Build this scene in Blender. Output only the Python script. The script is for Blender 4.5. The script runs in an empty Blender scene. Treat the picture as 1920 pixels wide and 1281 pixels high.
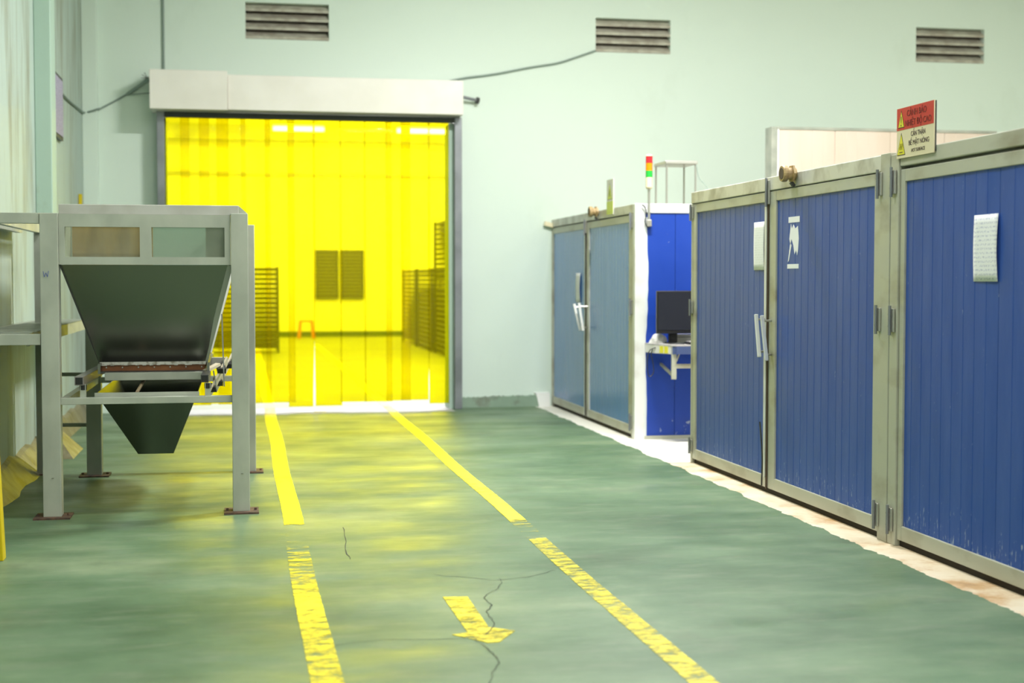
import bpy, bmesh, math, random
from mathutils import Vector, Matrix
random.seed(7)
SC = bpy.context.scene
COL = SC.collection
R = math.radians

# ------------------------------------------------------------------ camera
cam_d = bpy.data.cameras.new('camera')
cam = bpy.data.objects.new('camera', cam_d)
COL.objects.link(cam)
cam.location = (0, 0, 1.35)
cam.rotation_euler = (R(90 - 2.47), 0, R(-10.7))
cam_d.sensor_width = 36
cam_d.lens = 50.0
cam_d.clip_end = 200
cam_d.dof.use_dof = True
cam_d.dof.focus_distance = 7.9
cam_d.dof.aperture_fstop = 1.8
SC.camera = cam

# ------------------------------------------------------------------ world, light, exposure
w = bpy.data.worlds.new('world')
SC.world = w
w.use_nodes = True
w.node_tree.nodes['Background'].inputs[0].default_value = (0.8, 0.9, 1.0, 1)
w.node_tree.nodes['Background'].inputs[1].default_value = 0.3
vs = SC.view_settings
vs.view_transform = 'Standard'
vs.look = 'None'
vs.gamma = 1
vs.use_curve_mapping = False
vs.exposure = 0.0
cy = SC.cycles
cy.use_denoising = True
cy.max_bounces = 10
cy.diffuse_bounces = 5
cy.glossy_bounces = 4
cy.transparent_max_bounces = 32
cy.sample_clamp_indirect = 8
cy.caustics_reflective = False
cy.caustics_refractive = False


def lamp(name, x, y, z, sx, sy, power, color=(1, 1, 1)):
    d = bpy.data.lights.new(name, 'AREA')
    d.shape = 'RECTANGLE'
    d.size, d.size_y = sx, sy
    d.energy = power
    d.color = color
    o = bpy.data.objects.new(name, d)
    COL.objects.link(o)
    o.location = (x, y, z)
    return o


HALL = (1.0, 1.0, 0.955)
for ly in (-4.5, -0.5, 3.6, 7.6):
    for lx in (1.0, 4.6, 8.2):
        lamp('hall_tube_light', lx, ly, 5.3, 1.2, 0.16, 50 if lx > 8 and ly > 0 else 95, HALL)
lamp('hall_tube_light', 7.4, 12.3, 5.3, 1.2, 0.16, 18, HALL)
lamp('hall_tube_light', 3.0, 10.1, 5.3, 1.2, 0.16, 480, HALL)
for ly in (17.5, 22, 26.5, 31):
    for lx in (-0.5, 3.0, 6.5):
        lamp('store_tube_light', lx, ly, 5.75, 1.2, 0.3, 150)


# ------------------------------------------------------------------ materials
def mat(name, col, rough=0.5, metal=0.0, spec=0.5, var=None, vscale=4.0, vstretch=(1, 1, 1), lo=0.4, hi=0.62,
        bump=0.0, bscale=20.0, bstretch=(1, 1, 1), rvar=0.0, emit=None, estr=0.0, coat=0.0, detail=6):
    """A Principled material; VAR is a second colour mixed in by a noise."""
    m = bpy.data.materials.new(name)
    m.use_nodes = True
    nt = m.node_tree
    p = nt.nodes['Principled BSDF']
    p.inputs['Base Color'].default_value = (*col, 1)
    p.inputs['Roughness'].default_value = rough
    p.inputs['Metallic'].default_value = metal
    p.inputs['Specular IOR Level'].default_value = spec
    p.inputs['Coat Weight'].default_value = coat
    p.inputs['Coat Roughness'].default_value = 0.15
    if emit:
        p.inputs['Emission Color'].default_value = (*emit, 1)
        p.inputs['Emission Strength'].default_value = estr

    def noise(scale, stretch, det=detail):
        tc = nt.nodes.new('ShaderNodeTexCoord')
        mp = nt.nodes.new('ShaderNodeMapping')
        mp.inputs['Scale'].default_value = stretch
        n = nt.nodes.new('ShaderNodeTexNoise')
        n.inputs['Scale'].default_value = scale
        n.inputs['Detail'].default_value = det
        nt.links.new(tc.outputs['Object'], mp.inputs[0])
        nt.links.new(mp.outputs[0], n.inputs['Vector'])
        return n

    if var:
        n = noise(vscale, vstretch)
        r = nt.nodes.new('ShaderNodeValToRGB')
        r.color_ramp.elements[0].position = lo
        r.color_ramp.elements[1].position = hi
        r.color_ramp.elements[0].color = (*col, 1)
        r.color_ramp.elements[1].color = (*var, 1)
        nt.links.new(n.outputs['Fac'], r.inputs[0])
        nt.links.new(r.outputs[0], p.inputs['Base Color'])
    if rvar:
        n = noise(vscale * 1.7, vstretch)
        mr = nt.nodes.new('ShaderNodeMapRange')
        mr.inputs['To Min'].default_value = max(0.02, rough - rvar)
        mr.inputs['To Max'].default_value = rough + rvar
        mr.inputs['From Min'].default_value = 0.3
        mr.inputs['From Max'].default_value = 0.7
        nt.links.new(n.outputs['Fac'], mr.inputs[0])
        nt.links.new(mr.outputs[0], p.inputs['Roughness'])
    if bump:
        n = noise(bscale, bstretch)
        b = nt.nodes.new('ShaderNodeBump')
        b.inputs['Strength'].default_value = bump
        b.inputs['Distance'].default_value = 0.01
        nt.links.new(n.outputs['Fac'], b.inputs['Height'])
        nt.links.new(b.outputs[0], p.inputs['Normal'])
    return m


def ramp(nt, fac, stops):
    r = nt.nodes.new('ShaderNodeValToRGB')
    e = r.color_ramp.elements
    while len(e) < len(stops):
        e.new(0.5)
    for k, (pos, c) in enumerate(stops):
        e[k].position = pos
        e[k].color = (*c, 1) if len(c) == 3 else c
    nt.links.new(fac, r.inputs[0])
    return r.outputs[0]


def mathn(nt, op, a, b=None, clamp=False):
    n = nt.nodes.new('ShaderNodeMath')
    n.operation = op
    n.use_clamp = clamp
    for k, v in enumerate((a, b)):
        if v is None:
            continue
        if isinstance(v, (int, float)):
            n.inputs[k].default_value = v
        else:
            nt.links.new(v, n.inputs[k])
    return n.outputs[0]


def mixc(nt, fac, a, b):
    n = nt.nodes.new('ShaderNodeMix')
    n.data_type = 'RGBA'
    for s, v in ((0, fac), (6, a), (7, b)):
        if isinstance(v, (int, float)):
            n.inputs[s].default_value = v
        elif isinstance(v, tuple):
            n.inputs[s].default_value = (*v, 1)
        else:
            nt.links.new(v, n.inputs[s])
    return n.outputs[2]


def tex_noise(nt, vec, scale, stretch=(1, 1, 1), detail=6, rough=0.55):
    mp = nt.nodes.new('ShaderNodeMapping')
    mp.inputs['Scale'].default_value = stretch
    nt.links.new(vec, mp.inputs[0])
    n = nt.nodes.new('ShaderNodeTexNoise')
    n.inputs['Scale'].default_value = scale
    n.inputs['Detail'].default_value = detail
    n.inputs['Roughness'].default_value = rough
    nt.links.new(mp.outputs[0], n.inputs['Vector'])
    return n.outputs['Fac']


def xyz(nt):
    tc = nt.nodes.new('ShaderNodeTexCoord')
    s = nt.nodes.new('ShaderNodeSeparateXYZ')
    nt.links.new(tc.outputs['Object'], s.inputs[0])
    return tc.outputs['Object'], s.outputs[0], s.outputs[1], s.outputs[2]


M = {}


def floor_material():
    m = bpy.data.materials.new('green_floor_paint')
    m.use_nodes = True
    nt = m.node_tree
    p = nt.nodes['Principled BSDF']
    v, x, y, z = xyz(nt)
    big = tex_noise(nt, v, 0.75, (1, 1.3, 1), 6, 0.6)
    green = ramp(nt, big, [(0.32, (0.058, 0.112, 0.052)), (0.45, (0.086, 0.152, 0.078)), (0.55, (0.115, 0.188, 0.102)), (0.68, (0.20, 0.265, 0.155))])
    fine = tex_noise(nt, v, 3.3, (1, 3.2, 1), 8, 0.65)
    scuff = ramp(nt, fine, [(0.50, (0, 0, 0)), (0.70, (1, 1, 1))])
    green = mixc(nt, mathn(nt, 'MULTIPLY', scuff, 0.28), green, (0.24, 0.26, 0.19))
    dirt = tex_noise(nt, v, 1.4, (1.2, 1, 1), 9, 0.7)
    dm = ramp(nt, dirt, [(0.54, (0, 0, 0)), (0.72, (1, 1, 1))])
    green = mixc(nt, mathn(nt, 'MULTIPLY', dm, 0.35), green, (0.075, 0.075, 0.048))
    # bare cream concrete where the paint ends along the cabinets
    jag = tex_noise(nt, v, 2.6, (1, 1, 1), 6, 0.6)
    jag2 = tex_noise(nt, v, 26, (1, 1, 1), 3, 0.6)
    e = mathn(nt, 'ADD', x, mathn(nt, 'MULTIPLY', mathn(nt, 'SUBTRACT', jag, 0.5), 0.16))
    e = mathn(nt, 'ADD', e, mathn(nt, 'MULTIPLY', mathn(nt, 'SUBTRACT', jag2, 0.5), 0.025))
    bare = mathn(nt, 'GREATER_THAN', e, 3.075)
    st = tex_noise(nt, v, 2.2, (1, 1, 1), 7, 0.65)
    cream = ramp(nt, st, [(0.33, (0.80, 0.73, 0.60)), (0.50, (0.74, 0.62, 0.45)), (0.62, (0.55, 0.34, 0.16)), (0.78, (0.22, 0.13, 0.07))])
    clean = mathn(nt, 'GREATER_THAN', y, 10.1)
    cream = mixc(nt, mathn(nt, 'MULTIPLY', clean, 0.85), cream, (0.82, 0.80, 0.74))
    col = mixc(nt, bare, green, cream)
    nt.links.new(col, p.inputs['Base Color'])
    rr = nt.nodes.new('ShaderNodeMapRange')
    rr.inputs['From Min'].default_value = 0.3
    rr.inputs['From Max'].default_value = 0.7
    rr.inputs['To Min'].default_value = 0.31
    rr.inputs['To Max'].default_value = 0.62
    nt.links.new(tex_noise(nt, v, 1.1, (1, 2.2, 1), 7, 0.6), rr.inputs[0])
    nt.links.new(mathn(nt, 'MAXIMUM', rr.outputs[0], mathn(nt, 'MULTIPLY', bare, 0.6)), p.inputs['Roughness'])
    p.inputs['Specular IOR Level'].default_value = 0.5
    b = nt.nodes.new('ShaderNodeBump')
    b.inputs['Strength'].default_value = 0.12
    b.inputs['Distance'].default_value = 0.01
    nt.links.new(fine, b.inputs['Height'])
    nt.links.new(b.outputs[0], p.inputs['Normal'])
    return m


def marking_material():
    m = bpy.data.materials.new('worn_yellow_line_paint')
    m.use_nodes = True
    nt = m.node_tree
    p = nt.nodes['Principled BSDF']
    p.inputs['Base Color'].default_value = (0.90, 0.74, 0.035, 1)
    p.inputs['Roughness'].default_value = 0.4
    v, x, y, z = xyz(nt)
    a = nt.nodes.new('ShaderNodeAttribute')
    a.attribute_name = 'wear'
    n = tex_noise(nt, v, 11, (0.8, 1.5, 1), 9, 0.78)
    mask = mathn(nt, 'ADD', mathn(nt, 'MULTIPLY', mathn(nt, 'SUBTRACT', n, a.outputs['Fac']), 5), 0.30, True)
    tr = nt.nodes.new('ShaderNodeBsdfTransparent')
    mx = nt.nodes.new('ShaderNodeMixShader')
    nt.links.new(mask, mx.inputs[0])
    nt.links.new(tr.outputs[0], mx.inputs[1])
    nt.links.new(p.outputs[0], mx.inputs[2])
    nt.links.new(mx.outputs[0], nt.nodes['Material Output'].inputs[0])
    return m


def curtain_material():
    """Clear yellow PVC: tinted see-through, a little milky, with a gloss."""
    m = bpy.data.materials.new('yellow_pvc')
    m.use_nodes = True
    nt = m.node_tree
    nt.nodes.remove(nt.nodes['Principled BSDF'])
    tr = nt.nodes.new('ShaderNodeBsdfTransparent')
    tr.inputs[0].default_value = (0.968, 0.915, 0.075, 1)
    df = nt.nodes.new('ShaderNodeBsdfTranslucent')
    df.inputs[0].default_value = (0.95, 0.84, 0.0, 1)
    d2 = nt.nodes.new('ShaderNodeBsdfDiffuse')
    d2.inputs[0].default_value = (0.95, 0.84, 0.0, 1)
    gl = nt.nodes.new('ShaderNodeBsdfGlossy')
    gl.inputs['Roughness'].default_value = 0.05
    fr = nt.nodes.new('ShaderNodeFresnel')
    fr.inputs['IOR'].default_value = 1.28
    m0 = nt.nodes.new('ShaderNodeMixShader')
    m0.inputs[0].default_value = 0.5
    m1 = nt.nodes.new('ShaderNodeMixShader')
    m1.inputs[0].default_value = 0.07
    m2 = nt.nodes.new('ShaderNodeMixShader')
    L = nt.links.new
    L(df.outputs[0], m0.inputs[1]); L(d2.outputs[0], m0.inputs[2])
    L(tr.outputs[0], m1.inputs[1]); L(m0.outputs[0], m1.inputs[2])
    L(fr.outputs[0], m2.inputs[0]); L(m1.outputs[0], m2.inputs[1]); L(gl.outputs[0], m2.inputs[2])
    L(m2.outputs[0], nt.nodes['Material Output'].inputs[0])
    return m


def acrylic_material(tint=(0.80, 0.86, 0.78)):
    m = bpy.data.materials.new('cloudy_acrylic')
    m.use_nodes = True
    nt = m.node_tree
    p = nt.nodes['Principled BSDF']
    p.inputs['Base Color'].default_value = (0.62, 0.62, 0.56, 1)
    p.inputs['Roughness'].default_value = 0.2
    tr = nt.nodes.new('ShaderNodeBsdfTransparent')
    tr.inputs[0].default_value = (*tint, 1)
    mx = nt.nodes.new('ShaderNodeMixShader')
    v, x, y, z = xyz(nt)
    n = tex_noise(nt, v, 8, (1.5, 1, 0.6), 6, 0.6)
    f = nt.nodes.new('ShaderNodeMapRange')
    f.inputs['To Min'].default_value = 0.05
    f.inputs['To Max'].default_value = 0.20
    nt.links.new(n, f.inputs[0])
    nt.links.new(f.outputs[0], mx.inputs[0])
    nt.links.new(tr.outputs[0], mx.inputs[1])
    nt.links.new(p.outputs[0], mx.inputs[2])
    nt.links.new(mx.outputs[0], nt.nodes['Material Output'].inputs[0])
    return m


def blue_material(name, base, base2, chips=0.66, rough=0.36, spec=0.3):
    """Glossy blue sheet with faint vertical streaks and small white chips, most of them low down."""
    m = bpy.data.materials.new(name)
    m.use_nodes = True
    nt = m.node_tree
    p = nt.nodes['Principled BSDF']
    v, x, y, z = xyz(nt)
    n = tex_noise(nt, v, 3.0, (1, 3, 0.5), 5, 0.6)
    c = ramp(nt, n, [(0.35, base), (0.68, base2)])
    ch = tex_noise(nt, v, 16, (1, 4, 0.8), 7, 0.75)
    low = mathn(nt, 'MULTIPLY', mathn(nt, 'SUBTRACT', 0.35, z, True), 0.35)
    k = mathn(nt, 'GREATER_THAN', mathn(nt, 'ADD', ch, low), chips + 0.02)
    c = mixc(nt, mathn(nt, 'MULTIPLY', k, 0.65), c, (0.55, 0.62, 0.72))
    nt.links.new(c, p.inputs['Base Color'])
    p.inputs['Roughness'].default_value = rough
    p.inputs['Specular IOR Level'].default_value = spec
    b = nt.nodes.new('ShaderNodeBump')
    b.inputs['Strength'].default_value = 0.10
    b.inputs['Distance'].default_value = 0.02
    nt.links.new(tex_noise(nt, v, 5, (1, 2, 1), 4), b.inputs['Height'])
    nt.links.new(b.outputs[0], p.inputs['Normal'])
    return m


def wall_material(name, base, stain, lo, hi, stretch, scale, amount=0.6):
    m = bpy.data.materials.new(name)
    m.use_nodes = True
    nt = m.node_tree
    p = nt.nodes['Principled BSDF']
    v, x, y, z = xyz(nt)
    n = tex_noise(nt, v, scale, stretch, 7, 0.62)
    k = ramp(nt, n, [(lo, (0, 0, 0)), (hi, (1, 1, 1))])
    c = mixc(nt, mathn(nt, 'MULTIPLY', k, amount), base, stain)
    n2 = tex_noise(nt, v, 0.9, (1, 1, 1), 4, 0.5)
    c = mixc(nt, mathn(nt, 'MULTIPLY', n2, 0.16), c, (base[0] * 0.8, base[1] * 0.85, base[2] * 0.85))
    nt.links.new(c, p.inputs['Base Color'])
    p.inputs['Roughness'].default_value = 0.55
    p.inputs['Specular IOR Level'].default_value = 0.3
    b = nt.nodes.new('ShaderNodeBump')
    b.inputs['Strength'].default_value = 0.12
    b.inputs['Distance'].default_value = 0.02
    nt.links.new(tex_noise(nt, v, 7, (1, 1, 1), 5), b.inputs['Height'])
    nt.links.new(b.outputs[0], p.inputs['Normal'])
    return m


def print_material(name, paper, ink, sx, sz, amt=0.6):
    """Paper with rows of small handwriting-like marks."""
    m = bpy.data.materials.new(name)
    m.use_nodes = True
    nt = m.node_tree
    p = nt.nodes['Principled BSDF']
    v, x, y, z = xyz(nt)
    rows = mathn(nt, 'GREATER_THAN', mathn(nt, 'SINE', mathn(nt, 'MULTIPLY', z, sz)), 0.1)
    marks = mathn(nt, 'GREATER_THAN', tex_noise(nt, v, 60, (1, sx, 2), 3), 0.52)
    k = mathn(nt, 'MULTIPLY', mathn(nt, 'MULTIPLY', rows, marks), amt)
    nt.links.new(mixc(nt, k, paper, ink), p.inputs['Base Color'])
    p.inputs['Roughness'].default_value = 0.7
    return m


M['floor'] = floor_material()
M['line'] = marking_material()
M['pvc'] = curtain_material()
M['acrylic'] = acrylic_material()
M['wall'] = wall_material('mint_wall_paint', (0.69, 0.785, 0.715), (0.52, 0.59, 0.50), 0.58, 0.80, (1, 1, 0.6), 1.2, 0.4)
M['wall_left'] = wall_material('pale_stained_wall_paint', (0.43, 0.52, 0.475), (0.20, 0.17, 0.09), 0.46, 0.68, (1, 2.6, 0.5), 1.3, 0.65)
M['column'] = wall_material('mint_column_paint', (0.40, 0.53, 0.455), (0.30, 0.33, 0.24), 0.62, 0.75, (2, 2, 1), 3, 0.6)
M['white_wall'] = mat('white_wall_paint', (0.80, 0.80, 0.78), 0.6)
M['ceiling'] = mat('white_ceiling', (0.55, 0.57, 0.54), 0.8)
M['skirt_green'] = mat('green_skirting_paint', (0.23, 0.32, 0.24), 0.45, var=(0.14, 0.13, 0.10), vscale=7, lo=0.52, hi=0.75, bump=0.4)
M['skirt_left'] = mat('stained_mortar_skirting', (0.24, 0.215, 0.13), 0.5, var=(0.10, 0.08, 0.03), vscale=5, lo=0.42, hi=0.7, bump=0.5)
M['sill'] = mat('white_sill_concrete', (0.36, 0.36, 0.355), 0.45, var=(0.27, 0.27, 0.265), vscale=4, lo=0.45, hi=0.75)
M['store_floor'] = mat('store_floor_paint', (0.30, 0.32, 0.27), 0.5, var=(0.24, 0.26, 0.21), vscale=0.7)
M['dark_skirt'] = mat('dark_green_skirting', (0.05, 0.09, 0.06), 0.5)
M['shutter'] = mat('cream_shutter_box', (0.84, 0.80, 0.75), 0.35, var=(0.78, 0.74, 0.68), vscale=2)
M['steel'] = mat('grey_steel_post', (0.27, 0.28, 0.31), 0.35, 0.35, var=(0.20, 0.21, 0.23), vscale=3)
M['panel_frame'] = mat('grey_green_panel_frame', (0.26, 0.28, 0.24), 0.45, var=(0.36, 0.37, 0.32), vscale=6)
M['duct'] = mat('grey_duct', (0.44, 0.44, 0.40), 0.5, var=(0.62, 0.62, 0.58), vscale=3, detail=8)
M['apron_blue'] = mat('dusky_blue_edge', (0.07, 0.10, 0.24), 0.4)
M['rail'] = mat('dark_curtain_rail', (0.03, 0.035, 0.03), 0.5)
M['frame'] = mat('olive_grey_frame_paint', (0.46, 0.46, 0.385), 0.42, var=(0.30, 0.27, 0.20), vscale=3, vstretch=(1, 1, 2), lo=0.5, hi=0.75, rvar=0.08)
M['alu'] = mat('worn_silver_frame', (0.62, 0.61, 0.57), 0.4, 0.15, var=(0.36, 0.34, 0.30), vscale=5, vstretch=(1, 1.2, 1), lo=0.46, hi=0.68)
M['white_frame'] = mat('white_smeared_frame', (0.70, 0.71, 0.70), 0.4, var=(0.50, 0.48, 0.45), vscale=4, lo=0.5, hi=0.75)
M['blue'] = blue_material('blue_ribbed_sheet', (0.030, 0.085, 0.37), (0.046, 0.105, 0.40), spec=0.22)
M['blue_far'] = blue_material('sheen_lightened_blue_sheet', (0.10, 0.235, 0.55), (0.125, 0.26, 0.57), 0.74, 0.22, 0.5)  # base lightened to paint in the bright wall's grazing sheen
M['blue_flat'] = blue_material('vivid_blue_panel', (0.013, 0.052, 0.36), (0.02, 0.062, 0.39), 0.68)
M['gap'] = mat('dark_gap', (0.03, 0.022, 0.015), 0.9)
M['machine'] = mat('sage_machine_paint', (0.43, 0.45, 0.39), 0.38, var=(0.35, 0.37, 0.32), vscale=5, vstretch=(1, 1, 0.6), rvar=0.08)
M['machine_light'] = mat('pale_machine_edge', (0.50, 0.49, 0.47), 0.38, var=(0.42, 0.41, 0.38), vscale=5)
M['stainless'] = mat('brushed_stainless', (0.235, 0.235, 0.215), 0.26, 1.0)
M['rust_base'] = mat('rusty_base_plate', (0.06, 0.035, 0.03), 0.7, var=(0.15, 0.08, 0.05), vscale=20)
M['copper'] = mat('brown_rubber_skirt', (0.30, 0.115, 0.045), 0.45, var=(0.22, 0.08, 0.03), vscale=12)
M['caulk'] = mat('dusty_white_edge', (0.62, 0.60, 0.56), 0.7, var=(0.30, 0.27, 0.22), vscale=28, lo=0.48, hi=0.62)
M['ply'] = mat('brown_plywood', (0.50, 0.31, 0.11), 0.5, var=(0.34, 0.21, 0.07), vscale=4, vstretch=(3, 1, 0.6))
M['black'] = mat('black_rubber_and_hollow_shade', (0.012, 0.012, 0.014), 0.45)
M['dark'] = mat('dark_grey_metal', (0.07, 0.07, 0.07), 0.4, 0.4)
M['tubemetal'] = mat('mauve_grey_tube', (0.28, 0.25, 0.25), 0.35, 0.5)
M['cream_plate'] = mat('cream_fibre_plate', (0.75, 0.66, 0.50), 0.5)
M['wood'] = mat('bare_wood_stick', (0.50, 0.38, 0.24), 0.6)
M['paper'] = mat('white_paper', (0.88, 0.88, 0.90), 0.7)
M['paper_ink'] = print_material('paper_with_writing', (0.88, 0.88, 0.92), (0.25, 0.25, 0.5), 2, 330, 0.5)
M['paper_faint'] = print_material('paper_with_faint_print', (0.90, 0.90, 0.88), (0.6, 0.6, 0.55), 2, 400, 0.4)
M['red'] = mat('sign_red', (0.55, 0.03, 0.028), 0.4)
M['cream'] = mat('sign_cream', (0.72, 0.64, 0.45), 0.4)
M['sign_yellow'] = mat('sign_yellow', (0.72, 0.66, 0.04), 0.4)
M['sign_lime'] = mat('sign_lime', (0.62, 0.72, 0.10), 0.4)
M['ink'] = mat('sign_ink', (0.05, 0.02, 0.03), 0.5)
M['ink_red'] = mat('sign_ink_dark_red', (0.16, 0.01, 0.012), 0.5)
M['pen'] = mat('blue_marker', (0.06, 0.10, 0.40), 0.5)
M['brass'] = mat('tan_pipe', (0.42, 0.30, 0.14), 0.5, var=(0.28, 0.19, 0.09), vscale=30)
M['lens_red'] = mat('red_lens', (0.50, 0.02, 0.03), 0.15)
M['lens_orange'] = mat('orange_lens', (0.85, 0.25, 0.0), 0.15)
M['lens_green'] = mat('green_lens', (0.02, 0.40, 0.05), 0.15)
M['beige'] = mat('beige_plastic', (0.76, 0.68, 0.47), 0.45)
M['bright_metal'] = mat('bright_metal', (0.55, 0.53, 0.50), 0.3, 0.8)
M['monitor'] = mat('monitor_plastic', (0.012, 0.012, 0.016), 0.35)
M['screen'] = mat('dark_screen', (0.018, 0.020, 0.032), 0.25)
M['shelf_top'] = mat('grey_white_laminate', (0.52, 0.49, 0.50), 0.35)
M['white_plastic'] = mat('white_plastic', (0.72, 0.70, 0.68), 0.4)
M['yellow_label'] = mat('yellow_label', (0.75, 0.68, 0.05), 0.5)
M['cable'] = mat('grey_cable', (0.22, 0.28, 0.25), 0.6)
M['cable_black'] = mat('black_cable', (0.015, 0.018, 0.018), 0.5)
M['cream_panel'] = mat('cream_ribbed_panel', (0.60, 0.51, 0.44), 0.5, var=(0.54, 0.43, 0.34), vscale=1.2, vstretch=(2, 1, 0.5), lo=0.4, hi=0.8)
M['vent'] = mat('weathered_louver_concrete', (0.52, 0.50, 0.42), 0.8, var=(0.38, 0.34, 0.28), vscale=9)
M['vent_dark'] = mat('vent_recess', (0.07, 0.05, 0.045), 0.9)
M['yellow_paint'] = mat('yellow_machine_paint', (0.62, 0.47, 0.0), 0.4)
M['lilac'] = mat('lilac_board', (0.30, 0.26, 0.42), 0.5, var=(0.45, 0.42, 0.55), vscale=30, vstretch=(1, 1, 4))
M['rack'] = mat('dark_tray_metal', (0.055, 0.055, 0.05), 0.5)
M['stool'] = mat('orange_stool_plastic', (0.62, 0.17, 0.03), 0.45)
M['tube_glow'] = mat('lit_tube', (1, 1, 1), 0.5, emit=(1, 1, 1), estr=260)
M['crack'] = mat('dark_floor_crack', (0.05, 0.055, 0.045), 0.9)
M['grime'] = mat('brown_joint_grime', (0.10, 0.07, 0.045), 0.8)
M['smear'] = mat('white_sealant', (0.62, 0.66, 0.70), 0.5)
M['scratch'] = mat('pale_scrape', (0.45, 0.50, 0.60), 0.6)


# ------------------------------------------------------------------ mesh helpers
class MB:
    def __init__(self):
        self.v, self.f = [], []

    def add(self, vs, fs):
        b = len(self.v)
        self.v += [tuple(p) for p in vs]
        self.f += [tuple(i + b for i in f) for f in fs]
        return self

    def box(self, x0, x1, y0, y1, z0, z1):
        return self.hexa([(x0, y0, z0), (x1, y0, z0), (x1, y1, z0), (x0, y1, z0)],
                         [(x0, y0, z1), (x1, y0, z1), (x1, y1, z1), (x0, y1, z1)])

    def hexa(self, lo, hi):
        return self.add(lo + hi, [(3, 2, 1, 0), (4, 5, 6, 7), (0, 1, 5, 4), (1, 2, 6, 5), (2, 3, 7, 6), (3, 0, 4, 7)])

    def bar(self, a, b, wdt, hgt, up=(0, 0, 1)):
        a, b = Vector(a), Vector(b)
        d = (b - a).normalized()
        u = Vector(up)
        if abs(d.dot(u)) > 0.95:
            u = Vector((0, 1, 0))
        s = d.cross(u).normalized()
        u = s.cross(d).normalized()
        q = [(-1, -1), (1, -1), (1, 1), (-1, 1)]
        lo = [a + s * (i * wdt / 2) + u * (j * hgt / 2) for i, j in q]
        hi = [b + s * (i * wdt / 2) + u * (j * hgt / 2) for i, j in q]
        return self.add(lo + hi, [(3, 2, 1, 0), (4, 5, 6, 7), (0, 1, 5, 4), (1, 2, 6, 5), (2, 3, 7, 6), (3, 0, 4, 7)])

    def tube(self, pts, r, n=10, r1=None):
        pts = [Vector(p) for p in pts]
        rings = []
        prev = None
        for i, p in enumerate(pts):
            d = (pts[min(i + 1, len(pts) - 1)] - pts[max(i - 1, 0)]).normalized()
            if prev is None:
                prev = Vector((0, 0, 1)) if abs(d.z) < 0.9 else Vector((1, 0, 0))
            s = d.cross(prev).normalized()
            u = s.cross(d).normalized()
            prev = u
            rr = r if r1 is None else r + (r1 - r) * i / (len(pts) - 1)
            rings.append([p + (s * math.cos(2 * math.pi * k / n) + u * math.sin(2 * math.pi * k / n)) * rr for k in range(n)])
        vs = [v for ring in rings for v in ring]
        fs = []
        for i in range(len(rings) - 1):
            for k in range(n):
                k2 = (k + 1) % n
                fs.append((i * n + k, i * n + k2, (i + 1) * n + k2, (i + 1) * n + k))
        fs.append(tuple(range(n))[::-1])
        fs.append(tuple((len(rings) - 1) * n + k for k in range(n)))
        return self.add(vs, fs)

    def prism(self, poly, vec):
        """poly: list of 3D points (a planar outline) pushed along vec."""
        n = len(poly)
        hi = [tuple(Vector(p) + Vector(vec)) for p in poly]
        fs = [tuple(range(n))[::-1], tuple(range(n, 2 * n))]
        for k in range(n):
            fs.append((k, (k + 1) % n, n + (k + 1) % n, n + k))
        return self.add([tuple(p) for p in poly] + hi, fs)

    def build(self, name, m, parent=None, bevel=0.0, smooth=False, origin=None):
        me = bpy.data.meshes.new(name)
        me.from_pydata(self.v, [], self.f)
        bm = bmesh.new()
        bm.from_mesh(me)
        bmesh.ops.recalc_face_normals(bm, faces=bm.faces)
        bm.to_mesh(me)
        bm.free()
        if smooth:
            me.shade_smooth()
        me.materials.append(M[m] if isinstance(m, str) else m)
        o = bpy.data.objects.new(name, me)
        COL.objects.link(o)
        if parent is not None:
            o.parent = parent
            pw = world_loc(parent)
            o.location = -pw
        if bevel:
            b = o.modifiers.new('bevel', 'BEVEL')
            b.width = bevel
            b.segments = 2
            b.limit_method = 'ANGLE'
        return o


def world_loc(o):
    v = Vector((0, 0, 0))
    while o is not None:
        v += o.location
        o = o.parent
    return v


def B(x0, x1, y0, y1, z0, z1):
    return MB().box(x0, x1, y0, y1, z0, z1)


def tag(o, label, cat, group=None):
    o['label'] = label
    o['category'] = cat
    if group:
        o['group'] = group
    return o


def thing(name, label, cat, loc, group=None):
    o = bpy.data.objects.new(name, None)
    o.empty_display_size = 0.1
    COL.objects.link(o)
    o.location = loc
    return tag(o, label, cat, group)


def struct(o):
    o['kind'] = 'structure'
    return o


def lathe(mb, c, prof, n=20, axis='z'):
    """prof: (radius, height) pairs round an axis through c."""
    vs = []
    for r, h in prof:
        for k in range(n):
            a = 2 * math.pi * k / n
            p, q = r * math.cos(a), r * math.sin(a)
            vs.append((c[0] + p, c[1] + q, c[2] + h) if axis == 'z' else (c[0] + h, c[1] + p, c[2] + q))
    fs = []
    for i in range(len(prof) - 1):
        for k in range(n):
            fs.append((i * n + k, i * n + (k + 1) % n, (i + 1) * n + (k + 1) % n, (i + 1) * n + k))
    fs.append(tuple(range(n))[::-1])
    fs.append(tuple((len(prof) - 1) * n + k for k in range(n)))
    mb.add(vs, fs)
    return mb


def spline(pts, n=8):
    """Catmull-Rom through pts."""
    P = [Vector(p) for p in pts]
    P = [P[0]] + P + [P[-1]]
    out = []
    for i in range(1, len(P) - 2):
        for k in range(n):
            t = k / n
            a, b, c, d = P[i - 1], P[i], P[i + 1], P[i + 2]
            out.append(0.5 * ((2 * b) + (c - a) * t + (2 * a - 5 * b + 4 * c - d) * t * t + (3 * b - a - 3 * c + d) * t ** 3))
    out.append(P[-2])
    return out


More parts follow.
